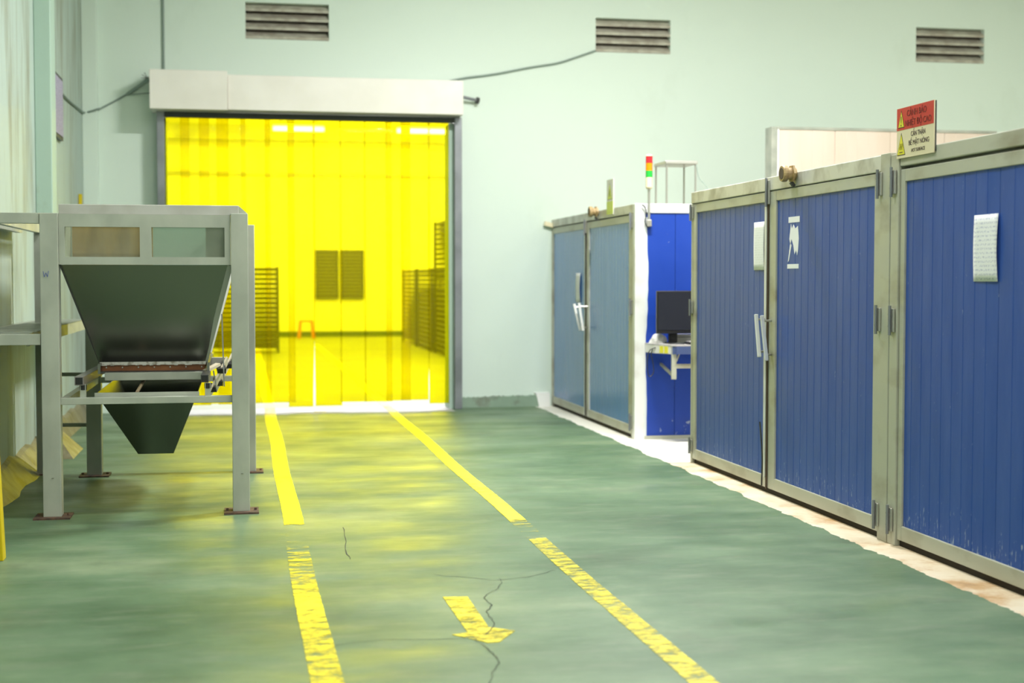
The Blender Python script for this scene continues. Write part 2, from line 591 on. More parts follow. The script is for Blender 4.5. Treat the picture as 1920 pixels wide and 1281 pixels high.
# ------------------------------------------------------------------ the setting
WX = -1.56      # left wall
BY = 14.9       # back wall, hall side
floor = struct(B(-1.9, 10.2, -7, 15.0, -0.2, 0).build('floor', 'floor'))
struct(B(-3.2, 8.2, 15.0, 34.3, -0.2, 0).build('floor_storeroom', 'store_floor'))


def wall_with_holes(name, x0, x1, y0, y1, z0, z1, holes, m):
    xs = sorted({x0, x1, *[h[0] for h in holes], *[h[1] for h in holes]})
    zs = sorted({z0, z1, *[h[2] for h in holes], *[h[3] for h in holes]})
    bm = bmesh.new()
    cache = {}

    def V(x, y, z):
        k = (round(x, 5), round(y, 5), round(z, 5))
        if k not in cache:
            cache[k] = bm.verts.new(k)
        return cache[k]

    def solid(i, j):
        if not (0 <= i < len(xs) - 1 and 0 <= j < len(zs) - 1):
            return False
        cx, cz = (xs[i] + xs[i + 1]) / 2, (zs[j] + zs[j + 1]) / 2
        return not any(h[0] < cx < h[1] and h[2] < cz < h[3] for h in holes)

    for i in range(len(xs) - 1):
        for j in range(len(zs) - 1):
            if not solid(i, j):
                continue
            a, b, c, d = xs[i], xs[i + 1], zs[j], zs[j + 1]
            bm.faces.new([V(a, y0, c), V(b, y0, c), V(b, y0, d), V(a, y0, d)])
            bm.faces.new([V(a, y1, c), V(a, y1, d), V(b, y1, d), V(b, y1, c)])
            if not solid(i - 1, j):
                bm.faces.new([V(a, y0, c), V(a, y0, d), V(a, y1, d), V(a, y1, c)])
            if not solid(i + 1, j):
                bm.faces.new([V(b, y0, c), V(b, y1, c), V(b, y1, d), V(b, y0, d)])
            if not solid(i, j - 1):
                bm.faces.new([V(a, y0, c), V(a, y1, c), V(b, y1, c), V(b, y0, c)])
            if not solid(i, j + 1):
                bm.faces.new([V(a, y0, d), V(b, y0, d), V(b, y1, d), V(a, y1, d)])
    bmesh.ops.recalc_face_normals(bm, faces=bm.faces)
    me = bpy.data.meshes.new(name)
    bm.to_mesh(me)
    bm.free()
    me.materials.append(M[m])
    o = bpy.data.objects.new(name, me)
    COL.objects.link(o)
    return struct(o)


VENTS = [(0.046, 0.893, 3.817, 4.190), (3.726, 4.557, 3.79, 4.155), (7.408, 8.236, 3.79, 4.175)]
wall_with_holes('wall_back', -3.2, 10.2, BY, 15.1, 0, 5.8, [(-0.76, 2.17, 0, 3.04)] + VENTS, 'wall')
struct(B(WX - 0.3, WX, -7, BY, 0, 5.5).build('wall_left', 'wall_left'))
struct(B(10.0, 10.2, -7, BY, 0, 5.5).build('wall_right', 'wall'))
struct(B(WX - 0.3, 10.2, -7.2, -7, 0, 5.5).build('wall_front', 'wall'))
struct(B(WX - 0.3, 10.2, -7.2, BY, 5.45, 5.6).build('ceiling', 'ceiling'))
# storeroom behind the curtain
struct(B(-3.2, -3.0, 15.1, 34.2, 0, 5.8).build('wall_storeroom_left', 'white_wall'))
struct(B(8.0, 8.2, 15.1, 34.2, 0, 5.8).build('wall_storeroom_right', 'white_wall'))
struct(B(-3.2, 8.2, 34.2, 34.4, 0, 5.8).build('wall_storeroom_back', 'white_wall'))
struct(B(-3.2, 8.2, 15.1, 34.4, 5.8, 5.95).build('ceiling_storeroom', 'white_wall'))
struct(B(-3.0, 8.0, 34.17, 34.2, 0, 0.13).build('baseboard_storeroom', 'dark_skirt'))
struct(B(-0.76, 2.17, 15.1, 15.12, 3.04, 3.06).build('trim_1', 'steel'))
struct(B(-3.0, 8.0, 33.85, 34.19, 4.62, 4.98).build('trim_4', 'duct'))
struct(B(-3.0, 8.0, 34.1, 34.19, 3.83, 3.90).build('trim_5', 'duct'))

# masonry column on the left wall and the slim one in the corner
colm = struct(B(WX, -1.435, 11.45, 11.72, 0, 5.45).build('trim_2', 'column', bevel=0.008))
struct(B(WX, -1.415, 14.78, BY, 0, 5.45).build('trim_3', 'wall', bevel=0.006))

# skirtings: a kerb on the back wall with a ragged top, a sloped mortar fillet on the left wall
mb = MB()
n = 40
top, bot = [], []
for k in range(n + 1):
    x = 2.25 + (3.10 - 2.25) * k / n
    z = 0.105 + 0.014 * (k / n) + random.uniform(-0.006, 0.008)
    top.append((x, z))
for k in range(n):
    (xa, za), (xb, zb) = top[k], top[k + 1]
    mb.hexa([(xa, 14.855, 0), (xb, 14.855, 0), (xb, BY, 0), (xa, BY, 0)], [(xa, 14.868, za), (xb, 14.868, zb), (xb, BY, zb + 0.004), (xa, BY, za + 0.004)])
struct(mb.build('baseboard_back', 'skirt_green'))
struct(MB().hexa([(3.10, 14.84, 0), (3.22, 14.84, 0), (3.22, BY, 0), (3.10, BY, 0)], [(3.07, 14.86, 0.14), (3.22, 14.86, 0.14), (3.22, BY, 0.15), (3.05, BY, 0.15)]).build('baseboard_corner', 'white_wall'))
mb = MB()
ys = [4 + 0.25 * k for k in range(31)] + [11.55]
for y0, y1, zt, xo in [(ys[k], ys[k + 1], 0, 0) for k in range(len(ys) - 1)]:
    za, zb = 0.13 + 0.02 * math.sin(y0 * 9), 0.13 + 0.02 * math.sin(y1 * 9)
    xa, xb = -1.40 + 0.02 * math.sin(y0 * 7), -1.40 + 0.02 * math.sin(y1 * 7)
    mb.hexa([(WX, y0, 0), (xa, y0, 0), (xb, y1, 0), (WX, y1, 0)], [(WX, y0, za + 0.02), (WX + 0.03, y0, za), (WX + 0.03, y1, zb), (WX, y1, zb + 0.02)])
for k in range(12):
    y0, y1 = 11.8 + 2.95 * k / 12, 11.8 + 2.95 * (k + 1) / 12
    za, zb = 0.15 + 0.015 * math.sin(y0 * 9), 0.15 + 0.015 * math.sin(y1 * 9)
    mb.hexa([(WX, y0, 0), (-1.47, y0, 0), (-1.47, y1, 0), (WX, y1, 0)], [(WX, y0, za + 0.02), (WX + 0.03, y0, za), (WX + 0.03, y1, zb), (WX, y1, zb + 0.02)])
mb.hexa([(WX, 11.12, 0), (-1.27, 11.12, 0), (-1.27, 11.8, 0), (WX, 11.8, 0)], [(WX, 11.43, 0.15), (-1.42, 11.43, 0.15), (-1.42, 11.74, 0.15), (WX, 11.74, 0.15)])
struct(mb.build('baseboard_left', 'skirt_left'))

# door surround: two steel guide posts and the white sill
dr = struct(bpy.data.objects.new('door_1', None)); COL.objects.link(dr); dr.location = (0.7, BY, 0)
for x0, x1 in ((-0.835, -0.762), (2.172, 2.248)):
    MB().box(x0, x1, 14.70, BY, 0, 3.04).build('guide_post', 'steel', dr, bevel=0.004)
B(2.122, 2.171, 14.785, 15.1, 0, 2.98).build('jamb', 'column', dr)
B(-0.761, -0.75, 14.785, 15.1, 0, 2.98).build('jamb', 'column', dr)
B(-0.76, 2.14, 14.46, 15.12, 0.0, 0.0015).build('sill', 'sill', dr)

# floor cracks
def ribbon(name, pts, wd, z, m, parent):
    pts = spline(pts, 4)
    pts = [Vector((p.x + random.uniform(-.006, .006), p.y + random.uniform(-.01, .01), 0)) for p in pts]
    vs, fs = [], []
    for i, p in enumerate(pts):
        d = (pts[min(i + 1, len(pts) - 1)] - pts[max(i - 1, 0)])
        s = Vector((-d.y, d.x, 0)).normalized()
        ww = wd * (0.5 + 0.5 * math.sin(math.pi * (i + 0.5) / len(pts))) * random.uniform(0.5, 1.3)
        vs += [(p.x + s.x * ww, p.y + s.y * ww, z), (p.x - s.x * ww, p.y - s.y * ww, z)]
        if i:
            fs.append((2 * i - 2, 2 * i - 1, 2 * i + 1, 2 * i))
    return MB().add(vs, fs).build(name, m, parent)


cr1 = [(1.13, 6.28), (1.11, 6.14), (1.05, 6.02), (0.995, 5.90), (1.0, 5.76), (0.965, 5.66), (0.96, 5.5), (0.945, 5.40), (0.90, 5.29), (0.85, 5.23), (0.872, 5.05), (0.885, 4.95), (0.865, 4.85), (0.80, 4.65), (0.76, 4.4)]
ribbon('crack', [(x, y, 0) for x, y in cr1], 0.0019, 0.0032, 'crack', floor)
ribbon('crack', [(0.85, 6.42, 0), (0.99, 6.33, 0), (1.13, 6.25, 0), (1.3, 6.32, 0), (1.42, 6.42, 0)], 0.0022, 0.0014, 'crack', floor)
ribbon('crack', [(0.525, 7.75, 0), (0.515, 7.4, 0), (0.49, 7.05, 0), (0.50, 6.85, 0)], 0.003, 0.0014, 'crack', floor)
ribbon('crack', [(0.30, 5.22, 0), (0.5, 5.28, 0), (0.7, 5.26, 0), (0.85, 5.24, 0)], 0.002, 0.0014, 'crack', floor)


# ------------------------------------------------------------------ painted floor lines
def lerp_table(t, y):
    if y <= t[0][0]:
        return t[0][1]
    for (a, va), (b, vb) in zip(t, t[1:]):
        if y <= b:
            return va + (vb - va) * (y - a) / (b - a)
    return t[-1][1]


def with_wear(o, fn):
    me = o.data
    at = me.attributes.new('wear', 'FLOAT', 'POINT')
    for i, v in enumerate(me.vertices):
        at.data[i].value = fn(v.co)


def floor_line(name, x0, x1, y0, y1, table, label):
    vs, fs = [], []
    n = int((y1 - y0) / 0.06)
    for k in range(n + 1):
        y = y0 + (y1 - y0) * k / n
        dx = 0.006 * math.sin(y * 1.7) + random.uniform(-0.0015, 0.0015)
        for j, (xx) in enumerate((x0 + dx, x1 + dx)):
            vs += [(xx, y, 0.0), (xx, y, 0.0026)]
        if k:
            a, b = 4 * (k - 1), 4 * k
            fs += [(a + 1, a + 3, b + 3, b + 1), (a, a + 1, b + 1, b), (a + 3, a + 2, b + 2, b + 3)]
    o = MB().add(vs, fs).build(name, 'line')
    with_wear(o, lambda c: lerp_table(table, c.y))
    return tag(o, label, 'floor line', 'yellow aisle lines')


floor_line('floor_line', 0.207, 0.318, 3.6, 30,
           [(3.6, .42), (5.0, .46), (5.3, .45), (5.9, .36), (6.3, .44), (6.45, .49), (6.9, .50), (7.2, .56), (7.3, .60), (7.85, .62), (7.95, .25), (9.3, .2), (9.75, .46), (9.95, .2), (14.4, .2), (14.5, .44), (15.1, .44), (15.3, .3), (30, .3)],
           'worn yellow line running from the curtain past the grey hopper legs')
floor_line('floor_line', 1.452, 1.550, 3.6, 30,
           [(3.6, .42), (5.5, .45), (7.2, .47), (7.34, .66), (7.55, .58), (7.75, .52), (7.85, .30), (9, .38), (10.5, .30), (14.4, .2), (14.5, .44), (15.1, .44), (15.3, .3), (30, .3)],
           'worn yellow line crossing the open floor nearest the blue cabinets')
arrow_pts = [(0.825, 5.955), (0.930, 5.945), (0.928, 5.40), (1.018, 5.325), (0.93, 5.17), (0.885, 5.165), (0.772, 5.31), (0.835, 5.33)]
o = MB().prism([(x, y, 0.0) for x, y in arrow_pts], (0, 0, 0.0026)).build('floor_arrow', 'line')
with_wear(o, lambda c: 0.47 if c.x < 0.80 else (0.43 if c.y < 5.4 else 0.42))
tag(o, 'short yellow arrow painted on the floor between the two yellow lines', 'floor arrow')
o = B(0.70, 0.83, 14.56, 14.66, 0.0015, 0.003).build('paint_patch', 'line')
with_wear(o, lambda c: 0.42)
tag(o, 'faded yellow paint patch on the white sill between the lines', 'paint mark')

# ------------------------------------------------------------------ wall vents
for k, (x0, x1, z0, z1) in enumerate(VENTS):
    lab = ['louvered wall vent above the cream shutter box', 'louvered wall vent with a cable running to its corner',
           'louvered wall vent above the red warning sign, furthest from the curtain'][k]
    v = thing('wall_vent', lab, 'vent', ((x0 + x1) / 2, BY, z0), 'wall vents')
    B(x0, x1, 15.0, 15.02, z0, z1).build('backing', 'vent_dark', v)
    h = (z1 - z0) / 4
    for j in range(4):
        za = z0 + j * h + 0.004
        MB().hexa([(x0, BY + 0.006, za), (x1, BY + 0.006, za), (x1, 15.0, za + h * 0.70), (x0, 15.0, za + h * 0.70)],
                  [(x0, BY + 0.006, za + 0.024), (x1, BY + 0.006, za + 0.024), (x1, 15.0, za + h * 0.70 + 0.024), (x0, 15.0, za + h * 0.70 + 0.024)]).build('slat', 'vent', v)

# ------------------------------------------------------------------ shutter box and curtain
sb = thing('shutter_box', 'cream roller shutter box above the yellow strip curtain', 'shutter box', (0.7, BY, 3.04))
B(-0.89, -0.137, 14.49, BY - 0.004, 3.038, 3.425).build('motor_cover', 'shutter', sb, bevel=0.006)
B(-0.135, 2.236, 14.52, BY - 0.004, 3.045, 3.395).build('drum_cover', 'shutter', sb, bevel=0.006)
MB().tube([(2.236, 14.8, 3.27), (2.44, 14.84, 3.235)], 0.016).build('shaft', 'steel', sb)
MB().tube([(2.42, 14.84, 3.238), (2.45, 14.845, 3.232)], 0.035).build('shaft_cap', 'dark', sb)
mb = MB().bar((-0.89, 14.75, 3.37), (-1.13, 14.88, 3.22), 0.02, 0.03)
mb.bar((-0.89, 14.8, 3.23), (-1.14, 14.885, 3.215), 0.012, 0.012)
mb.build('bracket', 'cable', sb)
mb = MB()
for k in range(7):
    a = random.uniform(0, 6.28)
    mb.tube([(-0.93, 14.8, 3.38), (-0.93 + 0.06 * math.cos(a), 14.82, 3.38 + 0.06 * math.sin(a))], 0.003, 5)
mb.build('loose_wires', 'dark', sb)

ct = thing('strip_curtain', 'transparent yellow plastic strip curtain filling the doorway', 'curtain', (0.7, 14.75, 0))
B(-0.76, 2.17, 14.715, 14.785, 2.985, 3.037).build('rail', 'rail', ct)
STR = [(-0.757, -0.521, .09), (-0.611, -0.326, .08), (-0.426, -0.135, .09), (-0.252, 0.035, .085), (-0.013, 0.282, .09), (0.228, 0.524, .095),
       (0.454, 0.733, .048), (0.712, 1.000, .055), (0.985, 1.250, .09), (1.235, 1.520, .09), (1.459, 1.715, .095), (1.614, 1.915, .10), (1.900, 2.118, .06)]
for k, (x0, x1, zb) in enumerate(STR):
    zt = 2.99
    yy = 14.738 if k % 2 else 14.758
    nx, nz = 10, 26
    bow = [0.012, -0.010, 0.013, -0.012, 0.010, 0.006, 0.002, -0.002, 0.001, 0.004, 0.003, 0.001, -0.001][k]
    ph = random.uniform(0, 6)
    pts = {}
    vs, fs = [], []
    for side in (0, 1):
        for j in range(nz + 1):
            z = zb + (zt - zb) * j / nz
            t = j / nz
            xa, xb = x0, x1
            if k == 6:
                xb = x1 - 0.030 * min(1, max(0, 1.2 - z))
            if k == 7:
                xa = x0 + 0.014 * min(1, max(0, 1.2 - z))
            if k == 11:
                xb = x1 - 0.016 * min(1, max(0, 0.65 - z) * 3)
            if k == 12:
                xa = x0 + 0.010 * min(1, max(0, 0.65 - z) * 3)
                xb = x1 + 0.0 * t
            for i in range(nx + 1):
                s = i / nx
                x = xa + (xb - xa) * s
                y = yy + bow * (1 - (2 * s - 1) ** 2) * (0.25 + 0.75 * t) + 0.004 * math.sin(ph + z * 1.7) * (1 - t)
                y += 0.004 * math.sin(s * 9 + ph) * max(0, (z - 2.2)) 
                vs.append((x, y + side * 0.0028, z))
    W = nx + 1
    S = W * (nz + 1)
    for j in range(nz):
        for i in range(nx):
            a = j * W + i
            fs.append((a, a + 1, a + W + 1, a + W))
            fs.append((S + a, S + a + W, S + a + W + 1, S + a + 1))
    for j in range(nz):
        for a in (j * W, j * W + nx):
            fs.append((a, a + W, S + a + W, S + a))
    for i in range(nx):
        for a in (i, nz * W + i):
            fs.append((a, S + a, S + a + 1, a + 1))
    MB().add(vs, fs).build('strip', 'pvc', ct, smooth=True)

# ------------------------------------------------------------------ storeroom contents
def tray_rack(x0, x1, y0, y1, h, nshelf, label):
    t = thing('tray_rack', label, 'rack', ((x0 + x1) / 2, (y0 + y1) / 2, 0), 'tray racks in the storeroom')
    mb = MB()
    for x in (x0 + 0.02, x1 - 0.02):
        for y in (y0 + 0.02, y1 - 0.02):
            mb.box(x - 0.02, x + 0.02, y - 0.02, y + 0.02, 0, h)
    mb.build('frame', 'rack', t)['kind'] = 'stuff'
    sh = B(x0 + 0.03, x1 - 0.03, y0 + 0.03, y1 - 0.03, 0, 0.06)
    first = None
    for k in range(nshelf):
        z = 0.08 + (h - 0.16) * k / (nshelf - 1)
        if first is None:
            first = sh.build('tray', 'rack', t)
            c = first
        else:
            c = first.copy()
            COL.objects.link(c)
            c.parent = t
        c.location = first.location + Vector((0, 0, 0)) if c is first else Vector((first.location.x, first.location.y, 0))
        c.location.z = z
    return t


tray_rack(0.02, 0.655, 26.75, 27.5, 1.60, 17, 'dark tray rack seen through the curtain beside the grey post')
tray_rack(-0.62, -0.03, 26.9, 27.6, 1.5, 16, 'dark tray rack seen through the curtain behind the hopper funnel')
tray_rack(3.44, 4.3, 28.9, 31.2, 1.58, 17, 'low dark tray rack deepest in the row beyond the curtain')
tray_rack(3.44, 4.3, 26.4, 28.6, 1.58, 17, 'low dark tray rack in the middle of the row beyond the curtain')
tray_rack(3.46, 4.3, 24.2, 26.1, 2.42, 26, 'tall dark tray rack nearest in the row beyond the curtain')
for k, (x0, x1) in enumerate(((1.70, 2.235), (2.30, 2.84))):
    wn = struct(bpy.data.objects.new('window_%d' % (k + 1), None)); COL.objects.link(wn); wn.location = ((x0 + x1) / 2, 34.2, 0.91)
    mb = MB()
    mb.box(x0, x0 + 0.03, 34.12, 34.2, 0.91, 2.07).box(x1 - 0.03, x1, 34.12, 34.2, 0.91, 2.07)
    mb.box(x0, x1, 34.12, 34.2, 0.91, 0.94).box(x0, x1, 34.12, 34.2, 2.04, 2.07)
    mb.build('window_frame', 'rack', wn)
    for j in range(13):
        z = 0.97 + j * 0.083
        B(x0 + 0.03, x1 - 0.03, 34.13, 34.19, z, z + 0.045).build('slat', 'rack', wn)
st = thing('stool', 'small orange plastic stool against the far storeroom wall', 'stool', (1.43, 33.3, 0))
B(1.27, 1.59, 33.14, 33.46, 0.38, 0.42).build('seat', 'stool', st, bevel=0.01)
for x in (1, -1):
    for y in (1, -1):
        MB().bar((1.43 + x * 0.17, 33.3 + y * 0.17, 0), (1.43 + x * 0.13, 33.3 + y * 0.13, 0.39), 0.06, 0.05).build('leg', 'stool', st)
for k, (x0, x1) in enumerate(((0.64, 1.68), (3.21, 4.35))):
    t = thing('tube_lamp', ['lit fluorescent tube glowing through the middle of the curtain', 'lit fluorescent tube glowing through the curtain corner beside the steel post'][k], 'lamp', ((x0 + x1) / 2, 30, 4.5), 'storeroom tube lamps')
    MB().tube([(x0, 30, 4.49), (x1, 30, 4.49)], 0.045, 12).build('tube', 'tube_glow', t)
    B(x0 - 0.04, x1 + 0.04, 29.95, 30.05, 4.56, 4.62).build('housing', 'white_plastic', t)
    for x in (x0 + 0.15, x1 - 0.15):
        MB().tube([(x, 30, 4.6), (x, 30, 5.8)], 0.008, 6).build('hanger', 'dark', t)
    for x in (x0 - 0.02, x1 + 0.02):
        B(x - 0.02, x + 0.02, 29.97, 30.03, 4.44, 4.57).build('end_cap', 'white_plastic', t)

# ------------------------------------------------------------------ cables, conduit and board on the walls
tag(MB().tube([(-0.772, 14.885, 3.42), (-0.772, 14.885, 5.45)], 0.012).build('conduit', 'cable'), 'thin vertical conduit rising from the cream shutter box', 'pipe')
c = spline([(-1.54, 12.98, 2.98), (-1.545, 13.6, 2.985), (-1.545, 14.4, 3.005), (-1.54, 14.765, 3.015), (-1.47, 14.765, 3.03), (-1.40, 14.765, 3.055), (-1.395, 14.885, 3.07), (-1.15, 14.885, 3.21), (-0.93, 14.885, 3.37)])
tag(MB().tube(c, 0.010, 7).build('wall_cable', 'cable'), 'grey cable sagging round the room corner to the shutter box', 'cable')
c = spline([(2.0, 14.885, 3.405), (2.3, 14.885, 3.47), (2.62, 14.885, 3.52), (3.0, 14.885, 3.60), (3.3, 14.885, 3.655), (3.5, 14.885, 3.72), (3.722, 14.885, 3.80)])
tag(MB().tube(c, 0.011, 7).build('wall_cable', 'cable'), 'grey cable rising from the shutter box to the middle wall vent', 'cable')
bd = thing('wall_board', 'narrow lilac board in a dark frame hung on the stained wall', 'board', (WX, 13.2, 2.6))
MB().box(WX + 0.0, WX + 0.03, 12.30, 12.98, 2.56, 3.10).build('board_frame', 'dark', bd)
B(WX + 0.03, WX + 0.036, 12.34, 12.94, 2.59, 3.07).build('board_face', 'lilac', bd)
tag(MB().bar((WX + 0.02, 14.35, 2.02), (WX + 0.02, 14.37, 2.18), 0.03, 0.05).build('wall_tag', 'yellow_paint'), 'small yellow tag on the stained wall above the hopper', 'tag')

# ------------------------------------------------------------------ ribbed door sheets
def ribbed_sheet(y0, y1, z0, z1, xf, th, step, m, parent, name='sheet', along='y'):
    """Sheet whose face looks to -x (or -y), with shallow upright grooves at every STEP."""
    prof = [(y0, xf + 0.002)]
    y = y0 + step
    while y < y1 - 0.02:
        prof += [(y - 0.005, xf), (y - 0.003, xf + 0.0018), (y + 0.001, xf + 0.0018), (y + 0.003, xf)]
        y += step
    prof += [(y1, xf + 0.002), (y1, xf + th), (y0, xf + th)]
    if along == 'y':
        poly = [(x, y, z0) for y, x in prof]
    else:
        poly = [(y, x, z0) for y, x in prof]
    return MB().prism(poly, (0, 0, z1 - z0)).build(name, m, parent)


def hinge(x, y, z, parent, h=0.12):
    mb = MB().box(x - 0.012, x, y - 0.028, y + 0.028, z - h / 2, z + h / 2)
    o = mb.build('hinge', 'bright_metal', parent, bevel=0.003)
    MB().tube([(x - 0.018, y, z - h / 2 - 0.015), (x - 0.018, y, z + h / 2 + 0.015)], 0.008, 10).build('hinge_pin', 'steel', o)
    for dz in (-0.03, 0.03):
        MB().tube([(x - 0.012, y + 0.018, z + dz), (x - 0.017, y + 0.018, z + dz)], 0.005, 8).build('bolt', 'dark', o)
    return o


def door_leaf(parent, y0, y1, seam, xf, m, fr, bot_side=0.10, label=None, fw0=0.08, fw1=0.08, topz=1.905):
    """An oven door: four frame rails round two ribbed sheets."""
    d = bpy.data.objects.new('door', None)
    COL.objects.link(d)
    d.parent = parent
    d.location = Vector((xf, (y0 + y1) / 2, 0.03)) - parent.location
    if label:
        d['label'] = label
    a, b = y0 + fw0, y1 - fw1
    B(xf, xf + 0.05, y0, a, 0.035, topz).build('stile', fr[0], d, bevel=0.004)
    B(xf, xf + 0.05, b, y1, 0.035, topz).build('stile', fr[1], d, bevel=0.004)
    B(xf, xf + 0.05, a, b, 0.035, 0.11).build('bottom_rail', fr[2], d, bevel=0.004)
    B(xf, xf + 0.05, a, b, 1.842, topz).build('top_rail', fr[2], d, bevel=0.004)
    if a < seam < b:
        ribbed_sheet(a, seam - 0.002, 0.11, 1.842, xf + 0.010, 0.03, 0.102, m, d)
        ribbed_sheet(seam + 0.002, b, 0.11, 1.842, xf + 0.010, 0.03, 0.102, m, d)
    else:
        ribbed_sheet(a, b, 0.11, 1.842, xf + 0.010, 0.03, 0.102, m, d)
    return d


def d_handle(parent, p_top, p_bot, y_mount, xf, m='white_frame'):
    h = MB().bar(p_top, p_bot, 0.016, 0.024, up=(1, 0, 0)).build('handle', m, parent, bevel=0.004)
    for p, zz in ((p_top, 0.02), (p_bot, -0.02)):
        q = Vector(p).lerp(Vector(p_bot if p is p_top else p_top), 0.12)
        MB().tube([q, (xf, y_mount, q.z)], 0.007, 8).build('stand_off', 'bright_metal', h)
    return h


XF = 3.25
# near cabinet
nc = thing('oven_cabinet', 'long blue oven cabinet nearest the camera with a red warning sign', 'cabinet', (XF + 0.9, 7.5, 0), 'blue oven cabinets')
Y0, Y1 = 4.2, 10.075
B(XF + 0.055, XF + 1.75, Y0, Y1 - 0.03, 0.0, 1.99).build('body', 'frame', nc)
B(XF - 0.004, XF + 0.055, 6.90 + 0.0, Y1, 1.910, 1.995).build('top_beam', 'alu', nc, bevel=0.005)
B(XF - 0.004, XF + 0.055, Y0, 6.685, 1.920, 1.995).build('top_beam', 'frame', nc, bevel=0.005)
B(XF - 0.002, XF + 0.06, Y1 - 0.035, Y1, 0, 1.91).build('corner_post', 'frame', nc, bevel=0.004)
B(XF - 0.010, XF + 0.055, 6.785, 6.895, 0, 1.999).build('middle_post', 'frame', nc, bevel=0.004)
B(XF - 0.008, XF + 0.055, 6.690, 6.779, 0, 1.985).build('middle_post', 'frame', nc, bevel=0.004)
B(XF + 0.02, XF + 0.056, Y0, Y1 - 0.04, 0, 0.036).build('floor_gap', 'gap', nc)
dA = door_leaf(nc, 8.515, 10.035, 9.05, XF, 'blue', ('alu', 'frame', 'frame'), fw0=0.07, fw1=0.07)
dB = door_leaf(nc, 6.905, 8.495, 7.48, XF, 'blue', ('frame', 'frame', 'frame'), fw0=0.08, fw1=0.11)
dC = door_leaf(nc, 4.4, 6.682, 5.745, XF, 'blue', ('frame', 'frame', 'frame'), fw0=0.10, fw1=0.045)
B(XF - 0.010, XF, 8.50, 8.512, 0.03, 1.9).build('door_seal', 'grime', nc)
mb = MB().box(XF - 0.014, XF - 0.0, 8.513, 8.545, 0.10, 1.88)
mb.build('edge_strip', 'white_frame', nc, bevel=0.003)
for y in (6.895, 6.735):
    for z in (1.845, 1.146, 0.13):
        hinge(XF - 0.010, y, z, nc)
hinge(XF - 0.002, 8.505, 1.90, nc, 0.15)
for z in (1.845, 1.150, 0.13):
    hinge(XF - 0.002, 10.045, z, nc, 0.09)
d_handle(dA, (XF - 0.075, 8.52, 1.135), (XF - 0.085, 8.43, 0.87), 8.53, XF)
d_handle(dB, (XF - 0.070, 8.43, 1.13), (XF - 0.06, 8.37, 0.85), 8.45, XF)
MB().tube(spline([(XF - 0.03, 8.56, 0.45), (XF - 0.035, 8.50, 0.25), (XF - 0.03, 8.52, 0.05)]), 0.005, 6).build('drip_cable', 'cable_black', nc)

# far cabinet
fc = thing('oven_cabinet', 'blue oven cabinet with painted-in door sheen against the mint wall behind the computer shelf', 'cabinet', (XF + 0.9, 13.2, 0), 'blue oven cabinets')
F0, F1 = 11.60, 14.90
B(XF + 0.055, XF + 1.45, F0 + 0.03, F1 - 0.002, 0, 1.99).build('body', 'frame', fc)
B(XF - 0.004, XF + 0.055, F0, F1 - 0.002, 1.915, 1.995).build('top_beam', 'alu', fc, bevel=0.005)
B(XF - 0.006, XF + 0.085, F0 - 0.006, F0 + 0.06, 0, 1.995).build('corner_post', 'white_frame', fc, bevel=0.005)
B(XF - 0.002, XF + 0.055, F0 + 0.062, F0 + 0.11, 0, 1.915).build('corner_stile', 'frame', fc, bevel=0.004)
B(XF + 0.086, XF + 1.45, F0 - 0.004, F0 + 0.03, 1.915, 1.995).build('side_beam', 'white_frame', fc, bevel=0.005)
B(XF + 0.086, XF + 1.45, F0 - 0.004, F0 + 0.03, 0, 0.03).build('side_sill', 'frame', fc)
for xa, xb in ((3.336, 3.598), (3.602, 4.5), (4.504, 4.70)):
    ribbed_sheet(xa, xb, 0.03, 1.915, F0 + 0.002, 0.028, 0.25, 'blue_flat', fc, 'side_sheet', along='x')
# irregular white sealant beside the corner post
poly = [(3.334, 0.03), (3.334, 1.88)]
for k in range(24, -1, -1):
    z = 0.03 + 1.85 * k / 24
    wdt = 0.010 + 0.007 * math.sin(z * 4.1 + 1) + (0.014 if 0.9 < z < 1.5 else 0) + random.uniform(-0.004, 0.004)
    poly.append((3.336 + max(0.006, wdt), z))
MB().prism([(x, F0 - 0.003, z) for x, z in poly], (0, 0.005, 0)).build('sealant', 'smear', fc)
B(XF + 0.02, XF + 0.056, F0 + 0.1, F1 - 0.01, 0, 0.036).build('floor_gap', 'gap', fc)
B(XF - 0.002, XF + 0.06, F1 - 0.03, F1 - 0.002, 0, 1.915).build('wall_stile', 'frame', fc)
eA = door_leaf(fc, 13.36, 14.865, 14.3, XF, 'blue_far', ('white_frame', 'frame', 'frame'), fw0=0.075, fw1=0.03)
eB = door_leaf(fc, 11.715, 13.34, 12.6, XF, 'blue_far', ('frame', 'alu', 'frame'), fw0=0.09, fw1=0.10)
B(XF - 0.010, XF, 13.343, 13.357, 0.03, 1.9).build('door_seal', 'gap', fc)
for z in (1.85, 1.12, 0.14):
    hinge(XF - 0.002, 11.70, z, fc)
hinge(XF - 0.002, 13.35, 1.86, fc, 0.12)
for s, yy in ((0, 13.40), (1, 13.28)):
    d_handle(eA if s == 0 else eB, (XF - 0.10 + 0.02 * s, yy + 0.03, 1.12 + 0.01 * s), (XF - 0.06, yy - 0.06, 0.865), yy, XF)
MB().bar((XF + 0.01, 14.87, 1.93), (XF - 0.09, 14.87, 1.955), 0.05, 0.045).build('wall_bracket', 'beige', fc)

